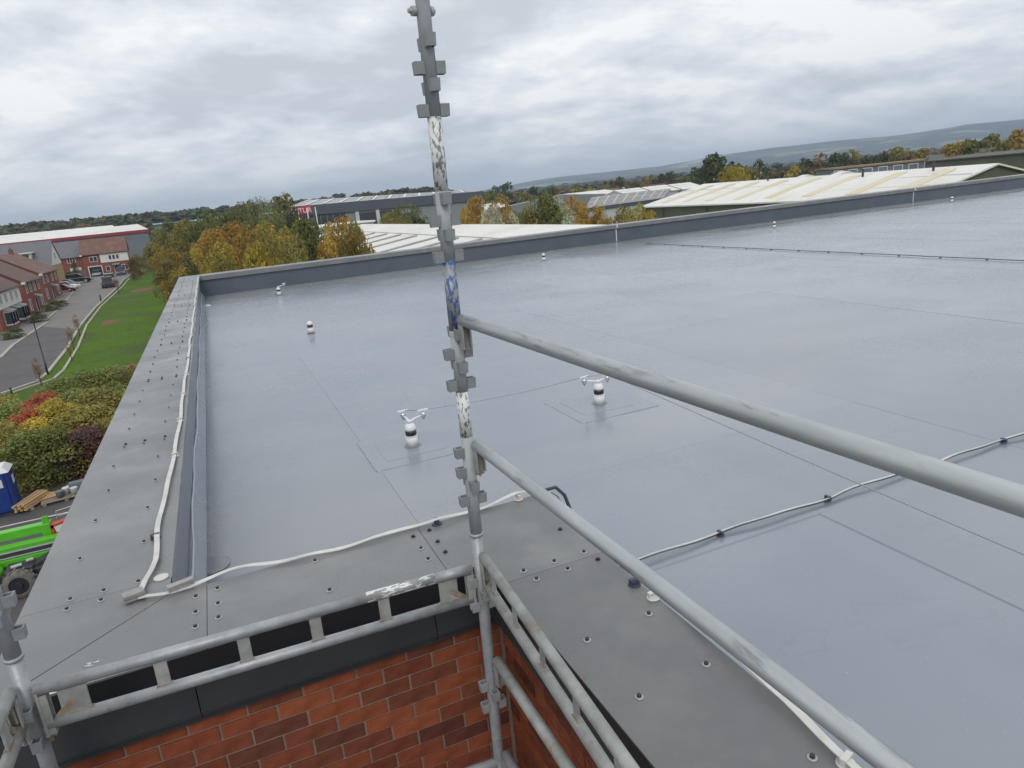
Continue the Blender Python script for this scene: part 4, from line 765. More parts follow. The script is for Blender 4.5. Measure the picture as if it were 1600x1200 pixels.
# olive shed at the far right and the dark one behind the gable
shed('long olive green shed at the far right above the white roof', (136, 103), (142, 74), (158, 108), (164, 79), 9.4, 9.8, 'clad_green', 'clad_green', name='shed', cat='shed')
t = thing('shed', 'dark shed with white downpipe at the right edge of the photo', 'shed'); mb = MB(); mb.prism([(128, 71.6), (131, 58), (150, 62), (147, 76)], 0, 9.2); mb.build('wall', 'clad_dark', t); mb = MB(); mb.prism([(127.5, 72), (130.6, 57), (150.5, 61.4), (147.5, 76.6)], 9.2, 9.4); mb.build('roof', 'lift_dark', t)
for (x, y) in ((127.9, 71.2), (129.4, 65)): mb = MB(); mb.box(x-0.3, x-0.05, y-0.15, y+0.15, 2, 9.6); mb.build('downpipe', 'clad_white', t)
shed('brown roofed shed at the right edge behind the olive gable', (112, 60), (116, 30), (124, 62), (128, 32), 8.2, 9.6, 'clad_green', 'roof_brown', name='shed', cat='shed')
# far white and red shed on the left
A = (-78, 340); B = (13, 330)
t, on, w, rf = shed('very long white roofed warehouse with red trim behind the houses', (-130, 312), (-22, 332), (-136, 345), (-28, 365), (10.6, 10.9), (12.7, 13.6), 'clad_blue', 'shed_white', fascia=('red_trim', 1.1))
mb = MB(); mb.box(-83, -81, 330, 332, 11.5, 15.0); mb.build('vent_stack', 'clad_grey', rf)
shed('second white and red gabled roof behind the very long warehouse', (-100, 385), (-40, 396), (-103, 402), (-43, 413), 11.5, 14.6, 'red_trim', 'shed_white')
# long mossy flat-roofed building with glazing
def mossy(label, x0, y0, x1, y1, d, z, towers=()):
    t = thing('office_block', label, 'building'); a = Vector((x0, y0, 0)); b = Vector((x1, y1, 0)); ax = (b-a).normalized(); n = Vector((ax.y, -ax.x, 0))
    if n.dot(-a) < 0: n = -n
    L_ = (b-a).length; c = (a+b)/2-n*d/2
    mb = MB(); mb.obox(c+Vector((0, 0, z/2)), L_, d, z, ax); w = mb.build('wall', 'clad_blue', t)
    mb = MB(); mb.obox(c+Vector((0, 0, z+0.2)), L_+0.8, d+0.8, 0.4, ax); mb.build('roof', 'moss', t)
    k = int(L_/3.2)
    for i in range(k):
        p = a+ax*(L_*(i+0.5)/k)+n*0.05+Vector((0, 0, z-1.1)); mb = MB(); mb.obox(p, 2.2, 0.1, 1.5, ax); f_ = mb.build('window', 'white_frame', w)
        mb = MB(); mb.obox(p+n*0.06, 1.9, 0.04, 1.2, ax); mb.build('pane', 'blue_glass', f_)
    for u in towers:
        mb = MB(); mb.obox(a+ax*u+n*0.6+Vector((0, 0, z*0.5+0.6)), 3.4, 2.4, z+1.2, ax); mb.build('stair_tower', 'lead', t)
mossy('long low office block with moss brown flat roof, left part', 150, 140, 176, 122, 18, 9.1, (24,))
mossy('low office block with moss brown roof and two grey towers, middle part', 178, 121, 190, 110, 18, 9.5, (2, 11))
mossy('pale topped office block at the right of the mossy roofs', 186, 103, 196, 93, 14, 9.7, (1, 4))
t = thing('hall', 'small pale hall with two low gables beside the mossy roof', 'building')
for k in range(2):
    mb = MB(); x, y = 134+k*7, 137-k*5; mb.prism([(x, y), (x+6.5, y-4.5), (x+10, y+1), (x+3.5, y+5.5)], 0, 7.2); mb.build('wall', 'clad_grey', t)
    mb = MB(); P = [(x-0.3, y, 7.2), (x+6.7, y-4.8, 7.2), (x+3.2, y-2.4, 8.6), (x+3.2, y+5.8, 7.2), (x+10.3, y+1, 7.2), (x+6.8, y+3.4, 8.6)]
    mb.add(P, [(0, 1, 2), (3, 5, 4), (0, 2, 5, 3), (1, 4, 5, 2)]); mb.build('roof', 'shed_white', t)

# ------------------------------------------------------------------ the yard: lift, toilet, timber
t = thing('boom_lift', 'lime green boom lift with dusty tyres parked in the yard below', 'boom lift', (-8.5, 26, 0))
def wheel(t, x, y, r=0.46, w=0.34):
    n = 26; mb = MB(); prof = [(r*0.62, -w/2), (r*0.94, -w/2), (r, -w/3), (r, w/3), (r*0.94, w/2), (r*0.62, w/2)]
    for rr, z in prof:
        for j in range(n): q = 2*math.pi*j/n; mb.v.append((x+rr*math.cos(q), y+z, r+rr*math.sin(q)))
    for i in range(5):
        for j in range(n): mb.f.append((i*n+j, i*n+(j+1) % n, (i+1)*n+(j+1) % n, (i+1)*n+j)); mb.m.append(0); mb.sm.append(True)
    for j in range(n):
        q = 2*math.pi*j/n; mb.obox((x+r*1.01*math.cos(q), y+(0.08 if j % 2 else -0.08), r+r*1.01*math.sin(q)), 0.07, w*0.5, 0.06, (math.cos(q), 0, math.sin(q)), ay=(0, 1, 0))
    wh = mb.build('wheel', 'rubber', t); mb = MB(); mb.tube([(x, y-w/2+0.04, r), (x, y+w/2-0.04, r)], r*0.64, 20); mb.tube([(x, y-w/2-0.02, r), (x, y, r)], 0.12, 10); mb.build('rim', 'rim', wh)
for x, y in ((0.93, -1.02), (-1.5, -1.02), (1.5, 0.55), (-1.5, 0.75)): wheel(t, x, y)
mb = MB(); mb.box(-2.6, 2.0, -0.72, 0.35, 0.40, 0.72); mb.box(0.5, 1.3, -0.8, -0.1, 0.5, 0.85); mb.obox((1.5, -0.3, 0.75), 0.9, 0.35, 0.25, (1, 0.4, 0.3)); mb.build('chassis', 'lift_dark', t, bevel=0.03)
mb = MB(); mb.obox((0.85, -0.62, 0.93), 0.30, 0.18, 0.03, (1, 0.3, 0)); mb.obox((1.2, -0.45, 0.97), 0.2, 0.16, 0.03, (1, 0.3, 0)); mb.build('hydraulic_block', 'lift_grey', t)
mb = MB(); mb.lathe([(0.52, 0), (0.60, 0.08), (0.58, 0.26), (0.42, 0.42), (0.15, 0.48)], (-0.15, -0.50, 0.62), 24); mb.build('counterweight_cover', 'lift_green', t)
mb = MB(); mb.box(-5, 1.85, -0.05, 0.30, 0.72, 0.96); mb.build('lower_boom', 'lift_green', t, bevel=0.02)
mb = MB(); mb.box(-5, 2.05, 0.0, 0.36, 0.98, 1.36); b_ = mb.build('middle_boom', 'lift_green', t, bevel=0.02)
mb = MB(); mb.box(-5, 2.0, -0.012, -0.002, 1.17, 1.22); mb.build('stripe', 'lift_grey', b_)
mb = MB(); mb.box(-5, 1.95, -0.014, -0.002, 1.04, 1.165); mb.build('stripe', 'lift_dark', b_)
mb = MB(); mb.box(-5, 1.92, -0.012, -0.002, 0.99, 1.035); mb.build('stripe', 'lift_grey', b_)
mb = MB(); mb.box(-5, 1.55, 0.50, 0.82, 1.42, 1.72); u_ = mb.build('upper_boom', 'lift_green', t, bevel=0.02)
mb = MB(); mb.box(1.50, 1.78, 0.45, 0.86, 1.25, 1.72); mb.obox((1.66, 0.6, 1.82), 0.20, 0.06, 0.28, (1, 0, 0)); mb.build('boom_head', 'lift_green', u_, bevel=0.02)
mb = MB()
for k_ in range(4): mb.obox((0.1-0.9*k_, 0.66, 1.735), 0.28, 0.12, 0.02, (1, 0, 0))
mb.build('decal_plate', 'lift_grey', u_)
mb = MB(); mb.obox((2.25, 0.55, 1.38), 0.95, 0.30, 0.10, (1, 0, 0.18)); mb.obox((2.25, 0.55, 1.66), 0.95, 0.30, 0.12, (1, 0, 0.18)); mb.box(1.80, 1.88, 0.40, 0.70, 1.2, 1.66); mb.box(2.25, 2.33, 0.40, 0.70, 1.35, 1.72); mb.box(2.62, 2.70, 0.40, 0.70, 1.35, 1.85); mb.build('platform_arm', 'lift_red', t)
mb = MB(); mb.obox((2.05, 0.38, 1.50), 0.26, 0.03, 0.20, (1, 0, 0.18)); mb.obox((2.45, 0.38, 1.42), 0.18, 0.03, 0.14, (1, 0, 0.18)); mb.build('decal_plate', 'toilet_white', t)
mb = MB(); mb.tube([(1.9, 0.9, 1.4), (1.95, 0.9, 1.95), (3.2, 0.9, 2.1)], 0.018, 8); mb.tube([(1.95, 0.9, 1.75), (3.2, 0.9, 1.9)], 0.014, 8); mb.build('basket_rail', 'lift_grey', t)
t = thing('portable_toilet', 'blue portable toilet cabin with white roof at the left edge', 'portable toilet', (-10.02, 34.0, 0), R(4))
mb = MB(); mb.box(-0.55, 0.55, -0.55, 0.55, 0.1, 1.85); c_ = mb.build('cabin', 'toilet_blue', t, bevel=0.05)
mb = MB(); mb.add([(-0.6, -0.6, 1.85), (0.6, -0.6, 1.85), (0.6, 0.6, 1.85), (-0.6, 0.6, 1.85), (-0.4, -0.4, 2.08), (0.4, -0.4, 2.08), (0.4, 0.4, 2.08), (-0.4, 0.4, 2.08)], [(0, 3, 2, 1), (4, 5, 6, 7), (0, 1, 5, 4), (1, 2, 6, 5), (2, 3, 7, 6), (3, 0, 4, 7)]); mb.build('roof', 'toilet_white', t)
mb = MB(); mb.box(-0.4, 0.4, -0.60, -0.55, 0.2, 1.75); d_ = mb.build('door', 'toilet_blue', t); mb = MB(); mb.box(0.0, 0.3, -0.615, -0.605, 1.25, 1.6); mb.build('sign_plate', 'toilet_white', d_); mb = MB(); mb.box(0.56, 0.575, -0.1, 0.22, 1.2, 1.55); mb.build('sign_plate', 'toilet_white', c_)
mb = MB(); mb.box(-0.62, 0.62, -0.62, 0.62, 0.0, 0.1); mb.build('skid_base', 'lift_dark', t)
t = thing('timber_stack', 'bundle of pale new timber lengths lying by the kerb', 'timber', (-9.0, 34.0, 0), R(68))
for k in range(9):
    mb = MB(); lay = k//3; mb.obox((0.05*(k % 2), -0.20+0.19*(k % 3)+0.03*lay, 0.16+0.10*lay), 1.55+0.12*(k % 3), 0.10, 0.07, (1, 0.03*(k % 3-1), 0)); mb.build('plank', 'timber', t)
for x in (-0.5, 0.5): mb = MB(); mb.box(x-0.05, x+0.05, -0.36, 0.36, 0.02, 0.115); mb.build('bearer', 'timber_old', t)
t = thing('pallet', 'wooden pallet of building scraps and white tubs by the kerb', 'pallet', (-7.75, 34.15, 0), R(8))
for k in range(6): mb = MB(); mb.box(-0.95, 0.95, -0.5+k*0.18, -0.38+k*0.18, 0.12, 0.15); mb.build('slat', 'timber_old', t)
for k in range(3): mb = MB(); mb.box(-0.9+k*0.82, -0.76+k*0.82, -0.5, 0.52, 0.01, 0.119); mb.build('bearer', 'timber_old', t)
for k, (x, y, c) in enumerate(((0.0, 0.1, 'toilet_white'), (0.35, -0.15, 'clad_white'), (0.15, 0.3, 'toilet_white'), (-0.2, -0.2, 'clad_blue'))):
    o_ = MB().lathe([(0.13, 0), (0.15, 0.28), (0.155, 0.3), (0.14, 0.31)], (-7.75+x, 34.15+y, 0.15), 14).build('tub', c); tag(o_, ['white tub standing in the middle of the pallet', 'pale tub nearest the yard on the pallet', 'white tub at the back of the pallet', 'blue grey tub on the left of the pallet'][k], 'tub', 'tubs on the pallet')
o_ = MB().obox((-7.0, 34.5, 0.36), 1.3, 0.35, 0.4, (1, 0.1, 0)).build('sheet_bundle', 'clad_blue', bevel=0.02); tag(o_, 'blue grey wrapped sheets at the right end of the pallet', 'bundle')
mb = MB(); 
for k in range(4): mb.obox((-8.2+0.05*k, 34.2+0.09*k, 0.19+0.02*k), 0.9, 0.08, 0.04, (1, 0.3-0.2*k, 0))
o_ = mb.build('offcuts', 'timber'); tag(o_, 'loose timber offcuts on the left half of the pallet', 'timber')

# ------------------------------------------------------------------ the roof we look over
ZC = 9.41; ZD = 8.75
B = thing('building', 'flat roofed brick building with grey coping and blue grey membrane roof', 'building')
# body
mb = MB(); mb.prism([(-0.99, 2.732), (0.932, 2.732), (0.932, -30), (62, -30), (62, 25.1), (-0.99, 25.1)], 0, 8.70); mb.build('body_wall', 'mortar', B)
# bricks: stretcher bond on the two walls of the re-entrant corner
bm1 = MB(); bm1.box(0, 0.215, 0, 0.03, 0, 0.065); bmesh = bm1.mesh('brick', 'brick')
hb = MB(); hb.box(0, 0.1025, 0, 0.03, 0, 0.065); hmesh = hb.mesh('brick', 'brick')
BC = [(0.29, 0.082, 0.040), (0.25, 0.074, 0.040), (0.235, 0.072, 0.038), (0.27, 0.075, 0.037), (0.33, 0.096, 0.045), (0.23, 0.066, 0.036), (0.155, 0.054, 0.036), (0.28, 0.084, 0.040), (0.23, 0.074, 0.040), (0.32, 0.090, 0.042)]
def place_brick(wall, s0, z, half, course):
    c = BC[int(RNG.integers(10))]; j = 0.85+0.3*RNG.random(); c = tuple(v*j for v in c)
    me = hmesh if half else bmesh; d = RNG.uniform(0, 0.003)
    o = bpy.data.objects.new('brick', me); COL.objects.link(o); o.parent = B; o.color = (*c, 1)
    if wall == 'f': o.location = (s0, 2.718+d, z)
    else: o.location = (0.918+d, s0, z); o.rotation_euler = (0, 0, -H90)
ncourse = 13
mb = MB(); mb.box(-0.985, 0.932, 2.726, 2.76, 7.4, 9.115); mb.build('mortar_bed', 'mortar', B)
mb = MB(); mb.box(0.926, 0.96, -2.2, 2.726, 7.4, 9.115); mb.build('mortar_bed', 'mortar', B)
# upper part of the body behind the coping zone
mb = MB(); mb.box(-0.985, 0.90, 2.761, 3.15, 8.70, 9.36); mb.box(0.961, 1.28, -30, 3.15, 8.70, 9.36); mb.box(-0.985, -0.53, 3.15, 24.6, 8.70, 9.36); mb.box(-0.985, 62, 24.6, 25.1, 8.70, 9.36); mb.build('parapet_core', 'fascia_grey', B)
for c in range(ncourse):
    z = 9.115-0.075*(c+1)+0.005
    off = 0.1125 if c % 2 else 0.0
    x = 0.905-0.215+off*0
    if c % 2:
        place_brick('f', 0.905-0.1025, z, True, c); x = 0.905-0.1025-0.010-0.215
    else: x = 0.905-0.215
    while x > -0.99: place_brick('f', x, z, False, c); x -= 0.225
    y = 2.712
    if not c % 2: place_brick('r', y, z, True, c); y -= 0.1125
    lim = 1.35 if c < 5 else 1.7
    while y > lim: place_brick('r', y, z, False, c); y -= 0.225
mb = MB()
for c in range(ncourse):
    z = 9.115-0.075*(c+1)+0.005; lim = 1.35 if c < 5 else 1.7
    y = 2.712-(0 if c % 2 else 0.1125)
    while y > lim: y -= 0.225
    while y > -2.1: mb.box(0.92, 0.95, y-0.215, y, z, z+0.065); y -= 0.225
o_ = mb.build('further_bricks', 'brick', B); o_['kind'] = 'stuff'; o_.color = (0.27, 0.066, 0.034, 1)

# coping sheets, each its own part; joints show a dark strip below
def coping_panel(poly, down=None, tone=1.0):
    mb = MB(); mb.prism(poly, ZC-0.006, ZC)
    for (a, b_, n, dz) in (down or []):
        A = Vector((*a, ZC-dz/2-0.001)); Bv = Vector((*b_, ZC-dz/2-0.001)); mb.obox((A+Bv)/2-Vector((*n, 0))*0.0035, (Bv-A).length, 0.005, dz, (Bv-A))
    o = mb.build('coping_panel', 'coping', B); o.color = (tone, tone, tone, 1); return o
SC = MB(); SC.lathe([(0.0155, 0), (0.0155, 0.0015), (0.011, 0.0028)], (0, 0, 0), 16); SC.cur = 1; SC.lathe([(0.0085, 0.0028), (0.0085, 0.009), (0.007, 0.010)], (0, 0, 0), 6); SCREW = SC.mesh('screw', ['washer', 'screwhead'])
SC = MB(); SC.lathe([(0.012, 0), (0.012, 0.0015), (0.009, 0.0028)], (0, 0, 0), 12); SC.cur = 1; SC.lathe([(0.0088, 0.0028), (0.0088, 0.009), (0.007, 0.010)], (0, 0, 0), 6); SCREW_D = SC.mesh('screw', ['screwhead', 'screwhead'])
def screw(p, panel, dark=False):
    link('screw', SCREW_D if dark else SCREW, panel, (p[0], p[1], ZC+0.0005), RNG.random()*3)
X0, X1 = -1.075, -0.455
G_ = 0.0014
seams = [3.40+2.5*k for k in range(9)]+[25.25]
tones = [1.0, 0.97, 1.03, 0.99, 1.04, 0.98, 1.02, 1.0, 1.01, 1.0]
for i in range(9):
    y0, y1 = seams[i]+G_, seams[i+1]-G_
    far = i == 8
    if far: y1 = 25.25
    p = coping_panel([(X0, y0), (X1, y0), (X1, y1 if not far else 24.45), (X0, y1)] if not far else [(X0, y0), (X1, y0), (X1, 24.42), (X0, 25.25)], [((X1, y0), (X1, y1 if not far else 24.42), (1, 0), 0.05), ((X0, y1), (X0, y0), (-1, 0), 0.05)], tones[i])
    for k in range(1, 5):
        yy = y0+0.5*k+0.01*RNG.normal()
        if yy < y1-0.2 and yy < 24.3:
            screw((-0.895+0.006*RNG.normal(), yy), p, i > 1); screw((-0.615+0.006*RNG.normal(), yy+0.02), p, i > 1)
    for xx in (-0.88, -0.745, -0.60):
        screw((xx, y0+0.045), p, i > 0)
        if not far: screw((xx, y1-0.045), p, i > 0)
mitI = (X1, 3.235); mitO = (X0, 2.70)
cA = coping_panel([(X0, 3.40-G_), (X0, 2.704), (X1-0.003, 3.239), (X1-0.003, 3.40-G_)], [((X0, 3.39), (X0, 2.70), (-1, 0), 0.05)], 0.98)
for xx in (-0.88, -0.745, -0.60): screw((xx, 3.355), cA)
cB = coping_panel([(X0+0.006, 2.70), (-0.30-G_, 2.70), (-0.30-G_, 3.235), (X1, 3.235)], [((X0, 2.70), (-0.303, 2.70), (0, -1), 0.008)], 1.0)
cC = coping_panel([(-0.30+G_, 2.70), (0.70-G_, 2.70), (0.70-G_, 3.235), (-0.30+G_, 3.235)], [((-0.297, 2.70), (0.697, 2.70), (0, -1), 0.008)], 1.03)
cD = coping_panel([(0.70+G_, 2.70), (0.872, 2.70), (0.872, 2.50+G_), (1.36, 2.50+G_), (1.36, 3.235), (0.70+G_, 3.235)], [((0.703, 2.70), (0.872, 2.70), (0, -1), 0.008), ((0.872, 2.70), (0.872, 2.503), (-1, 0), 0.008)], 0.97)
cE = coping_panel([(0.872, 2.50-G_), (0.872, 0.0+G_), (1.36, G_), (1.36, 2.50-G_)], [((0.872, 2.497), (0.872, 0.003), (-1, 0), 0.008), ((1.36, 0.003), (1.36, 2.497), (1, 0), 0.05)], 0.83)
cF = coping_panel([(0.872, -G_), (0.872, -3.0), (1.36, -3.0), (1.36, -G_)], [((0.872, -0.003), (0.872, -3.0), (-1, 0), 0.008)], 0.92)
for yy in (2.88, 3.0, 3.14):
    screw((-0.345, yy), cB); screw((-0.255, yy+0.02), cC); screw((0.655, yy), cC, yy > 3.1); screw((0.745, yy+0.02), cD, True)
screw((0.18, 3.17), cC); screw((0.20, 2.86), cC); screw((1.0, 3.17), cD); screw((1.30, 2.80), cD, True)
for xx in (0.99, 1.14, 1.29): screw((xx, 2.545), cD); screw((xx+0.02, 2.455), cE, xx > 1.2)
for yy in (2.0, 1.66, 1.2, 0.7): screw((0.99, yy-0.02), cE); screw((1.27, yy), cE)
JS = [(X0+0.02, X1-0.01, s_-0.04, s_+0.04) for s_ in seams[:-1]]+[(x_-0.04, x_+0.04, 2.71, 3.23) for x_ in (-0.30, 0.70)]+[(0.88, 1.35, 2.46, 2.54)]
for a in JS: mb = MB(); mb.box(*a, ZC-0.012, ZC-0.0075); mb.build('joint_strip', 'coping_under', B)
mb = MB(); x = -1.0
for k in range(25):
    x0 = -0.44+2.5*k if k else X0; 
    o_ = coping_panel([((X0+0.01) if k == 0 else -0.44+2.5*k+G_, 25.255), ((X1 if k == 0 else -0.44+2.5*k+G_), 24.425), (-0.44+2.5*(k+1)-G_, 24.425), (-0.44+2.5*(k+1)-G_, 25.255)], [((X1 if k == 0 else -0.44+2.5*k, 24.425), (-0.44+2.5*(k+1), 24.425), (0, -1), 0.14)], tones[k % 10])
# fascia under the coping of the two near walls
mb = MB(); mb.box(-1.06, 0.874, 2.703, 2.726, 9.268, 9.402); mb.box(0.8755, 0.93, -3, 2.702, 9.303, 9.402); mb.box(0.903, 0.93, -3, 2.69, 9.27, 9.302); mb.build('upper_fascia', 'fascia_black', B)
def trim(poly_fn, name='fascia_trim'): pass
xs = [-1.06, -0.37, 0.60, 0.872]
for a, b_ in zip(xs, xs[1:]):
    mb = MB(); a2 = a+0.002; b2 = b_-0.002 if b_ < 0.8 else b_
    mb.add([(a2, 2.655, 9.165), (b2, 2.655, 9.165), (b2, 2.675, 9.30), (a2, 2.675, 9.30), (a2, 2.70, 9.295), (b2, 2.70, 9.295), (a2, 2.70, 9.165), (b2, 2.70, 9.165)], [(0, 1, 2, 3), (3, 2, 5, 4), (0, 6, 7, 1), (4, 5, 7, 6), (1, 7, 5, 2), (0, 3, 4, 6)])
    mb.box(a2, b2, 2.650, 2.664, 9.158, 9.164); mb.box(a2, b2, 2.676, 2.716, 9.118, 9.160); mb.build('fascia_trim', 'fascia_grey', B)
ys = [2.652, 2.0, 0.4, -3.0]
for a, b_ in zip(ys, ys[1:]):
    mb = MB(); mb.add([(0.868, a-0.002, 9.165), (0.868, b_, 9.165), (0.885, b_, 9.30), (0.885, a-0.002, 9.30), (0.90, b_, 9.30), (0.90, a-0.002, 9.30), (0.90, b_, 9.165), (0.90, a-0.002, 9.165)], [(0, 3, 2, 1), (3, 5, 4, 2), (0, 1, 6, 7), (4, 5, 7, 6), (0, 7, 5, 3), (1, 2, 4, 6)])
    mb.box(0.862, 0.877, b_, a-0.002, 9.158, 9.164); mb.box(0.884, 0.914, b_, a-0.002, 9.118, 9.160); mb.build('fascia_trim', 'fascia_grey', B)
# inner faces
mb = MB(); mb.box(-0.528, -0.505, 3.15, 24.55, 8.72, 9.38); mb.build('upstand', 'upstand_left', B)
mb = MB(); mb.add([(-0.504, 3.17, 8.90), (-0.504, 24.5, 8.90), (-0.42, 24.5, ZD+0.012), (-0.42, 3.17, ZD+0.012), (-0.504, 3.17, ZD), (-0.504, 24.5, ZD)], [(0, 3, 2, 1)])
mb.build('cant_strip', 'deck', B)
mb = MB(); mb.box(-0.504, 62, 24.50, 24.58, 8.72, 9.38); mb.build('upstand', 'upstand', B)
mb = MB(); mb.box(-0.5, 1.30, 3.152, 3.18, 8.72, 9.38); mb.box(1.282, 1.31, -30, 3.151, 8.72, 9.38); mb.build('upstand', 'upstand', B)
# sealant bead along the foot of the left upstand
pts = []; y = 3.25
while y < 24.2: pts.append((-0.492+0.008*math.sin(y*1.7)+0.004*math.sin(y*4.1+1)+0.0015*math.sin(y*13), y, 8.905+0.01*math.sin(y*3.7))); y += 0.12
mb = MB(); mb.tube(pts, 0.0085, 6); mb.build('sealant_bead', 'bead', B)
# deck and membrane sheets
mb = MB(); mb.prism([(-0.52, 3.16), (1.29, 3.16), (1.29, -30), (62, -30), (62, 24.55), (-0.52, 24.55)], 8.701, ZD-0.004); mb.build('roof_deck', 'deck', B)
def membrane(x0, x1, y0, y1, lev, tone=1.0):
    z1 = ZD+0.003*lev; mb = MB(); z0 = ZD-0.0035
    e = 0.007
    mb.add([(x0, y0, z0), (x1, y0, z0), (x1, y1, z0), (x0, y1, z0), (x0+e, y0+e, z1), (x1-e, y0+e, z1), (x1-e, y1-e, z1), (x0+e, y1-e, z1)], [(4, 5, 6, 7), (0, 1, 5, 4), (1, 2, 6, 5), (2, 3, 7, 6), (3, 0, 4, 7)])
    o = mb.build('membrane_sheet', 'deck', B); o.color = (*tone, 1) if isinstance(tone, tuple) else (tone, tone, tone, 1)
xs = [-0.41, 1.06, 3.43, 5.45, 7.5, 9.5, 11.6, 13.6, 15.7, 17.7, 19.8, 21.9, 24, 27, 30, 33, 37, 42, 48, 61.9]
for i in range(len(xs)-1):
    yb = 3.19 if xs[i] < 1.4 else -10; segs = [yb]; y = yb+(1.5 if xs[i] < 1.4 else 5)+RNG.uniform(0, 6)
    if i == 1: segs = [3.19, 4.72, 9.9, 16.8]; 
    elif i == 2: segs = [-10, 4.72+0.0, 12.4, 19.9]
    elif i == 0: segs = [3.19, 11.7, 19.6]
    else:
        while y < 22: segs.append(y); y += RNG.uniform(4.5, 8.5)
    segs.append(21.1 if xs[i] < 8 else 22.2)
    segs = [s for s in segs if s <= segs[-1]]
    for j in range(len(segs)-1):
        xa = xs[i]; xb = xs[i+1]
        if xa < 1.4 and i == 1: 
            pass
        membrane(xa-0.05 if (i % 2) else xa-0.04, xb+0.05 if (i % 2) else xb+0.04, segs[j]-0.02*(j % 2), segs[j+1]+0.02*(j % 2), (1.6 if i % 2 else 0.9)+0.35*(j % 2), 1+0.035*RNG.normal())
membrane(-0.40, 62, 22.22, 24.49, 1.0, (1.10, 1.02, 0.90))
membrane(-0.5, 7.9, 21.12, 22.2, 1.6, 1.0)
membrane(-0.49, -0.385, 4.6, 21.05, 1.2, 0.9)

# anchor patches
def patch(x, y, s, lev, rz=0.0):
    mb = MB(); P = []
    n = 6; cr = 0.035
    for cx, cy, a0 in ((s-cr, s-cr, 0), (-s+cr, s-cr, 90), (-s+cr, -s+cr, 180), (s-cr, -s+cr, 270)):
        for k in range(n): a = R(a0+90*k/(n-1)); P.append((cx+cr*math.cos(a), cy+cr*math.sin(a)))
    zt = ZD+0.003*lev; q_ = 0.988; mb.add([(a, b_, ZD-0.002) for a, b_ in P]+[(a*q_, b_*q_, zt) for a, b_ in P], [tuple(range(4*n, 8*n))]+[(k, (k+1) % (4*n), 4*n+(k+1) % (4*n), 4*n+k) for k in range(4*n)]); o = mb.build('membrane_patch', 'deck', B, (x, y, 0), rz); o.color = (0.98, 0.98, 0.98, 1)
ANCH = [(1.43, 6.27), (3.49, 6.26), (1.50, 13.92), (1.63, 21.73), (10.08, 21.21), (20.23, 21.56), (31.05, 22.13)]
for i, (x, y) in enumerate(ANCH[:2]):
    patch(x, y, 0.46, 3.3); patch(x-0.02, y+0.03, 0.30, 4.0)
def ring(x, y, r=0.13):
    mb = MB(); mb.lathe([(r, 0.0), (r, 0.014), (r-0.015, 0.018)], (x, y, ZD), 20); o_ = mb.build('membrane_disc', 'deck', B); o_.color = (0.8, 0.8, 0.82, 1)
ring(-0.40, 4.81)
# dirt film and white lid near the far corner
mb = MB(); mb.lathe([(0.10, 0), (0.10, 0.02), (0.06, 0.05)], (-0.36, 21.4, ZD+0.003), 16); o_ = mb.build('drain_cap', 'anchor_white'); tag(o_, 'small white drain cap in the far left corner of the roof', 'drain cap')

# fall arrest anchors
def anchor(i, x, y, arms, label):
    t = thing('roof_anchor', label, 'roof anchor', (x, y, ZD+0.012), 0, 'white fall arrest anchors on the roof')
    mb = MB(); mb.lathe([(0.061, 0), (0.059, 0.112)], (0, 0, 0.004), 24); mb.lathe([(0.059, 0), (0.065, 0.001), (0.065, 0.006), (0.059, 0.007)], (0, 0, 0.108), 24); mb.build('base_sleeve', 'anchor_white', t)
    mb = MB(); mb.lathe([(0.088, 0), (0.084, 0.004)], (0, 0, 0), 28); mb.build('flange', 'lead', t)
    mb = MB(); mb.lathe([(0.057, 0), (0.057, 0.055)], (0, 0, 0.115), 24); mb.build('black_band', 'anchor_black', t)
    mb = MB(); mb.lathe([(0.058, 0), (0.058, 0.02), (0.050, 0.05), (0.036, 0.066), (0.016, 0.072), (0.012, 0.085)], (0, 0, 0.170), 24); mb.build('dome_cap', 'anchor_white', t)
    if arms:
        a0 = arms; mb = MB()
        for k, (ax_, ay_) in enumerate(a0):
            p1 = Vector((ax_, ay_, 0.285)); mb.tube([(0, 0, 0.25), (p1.x*0.3, p1.y*0.3, 0.272), tuple(p1)], 0.011, 8)
        mb.lathe([(0.022, 0), (0.022, 0.03)], (0, 0, 0.245), 12); arm = mb.build('bracket', 'anchor_white', t)
        for (ax_, ay_) in a0:
            mb = MB(); mb.lathe([(0.006, -0.055), (0.014, -0.045), (0.026, -0.02), (0.032, 0.0), (0.026, 0.018), (0.010, 0.03)], (ax_, ay_, 0.29), 16); mb.build('cable_guide', 'steel', arm)
            mb = MB(); mb.obox((ax_, ay_, 0.335), 0.11, 0.022, 0.014, (1, 0.1, 0)); mb.tube([(ax_, ay_, 0.31), (ax_, ay_, 0.33)], 0.008, 8); mb.build('cable_clamp', 'anchor_white', arm)
    t.scale = (0.94, 0.94, 0.94); return t
anchor(0, *ANCH[0], [(-0.02, 0.16), (0.165, 0.05)], 'white roof anchor with black band and forked arm left of the scaffold pole')
anchor(1, *ANCH[1], [(-0.16, 0.03), (0.10, -0.03)], 'white roof anchor with black band and straight arm right of the scaffold pole')
anchor(2, *ANCH[2], None, 'plain white roof anchor standing alone in the middle left of the roof')
anchor(3, *ANCH[3], [(0.20, 0.12)], 'white roof anchor with black band near the far left corner')
anchor(4, *ANCH[4], None, 'small white roof anchor near the far parapet right of the pole')
anchor(5, *ANCH[5], None, 'small white roof anchor near the far parapet left of the distant conductor')
anchor(6, *ANCH[6], None, 'farthest small white roof anchor at the right')
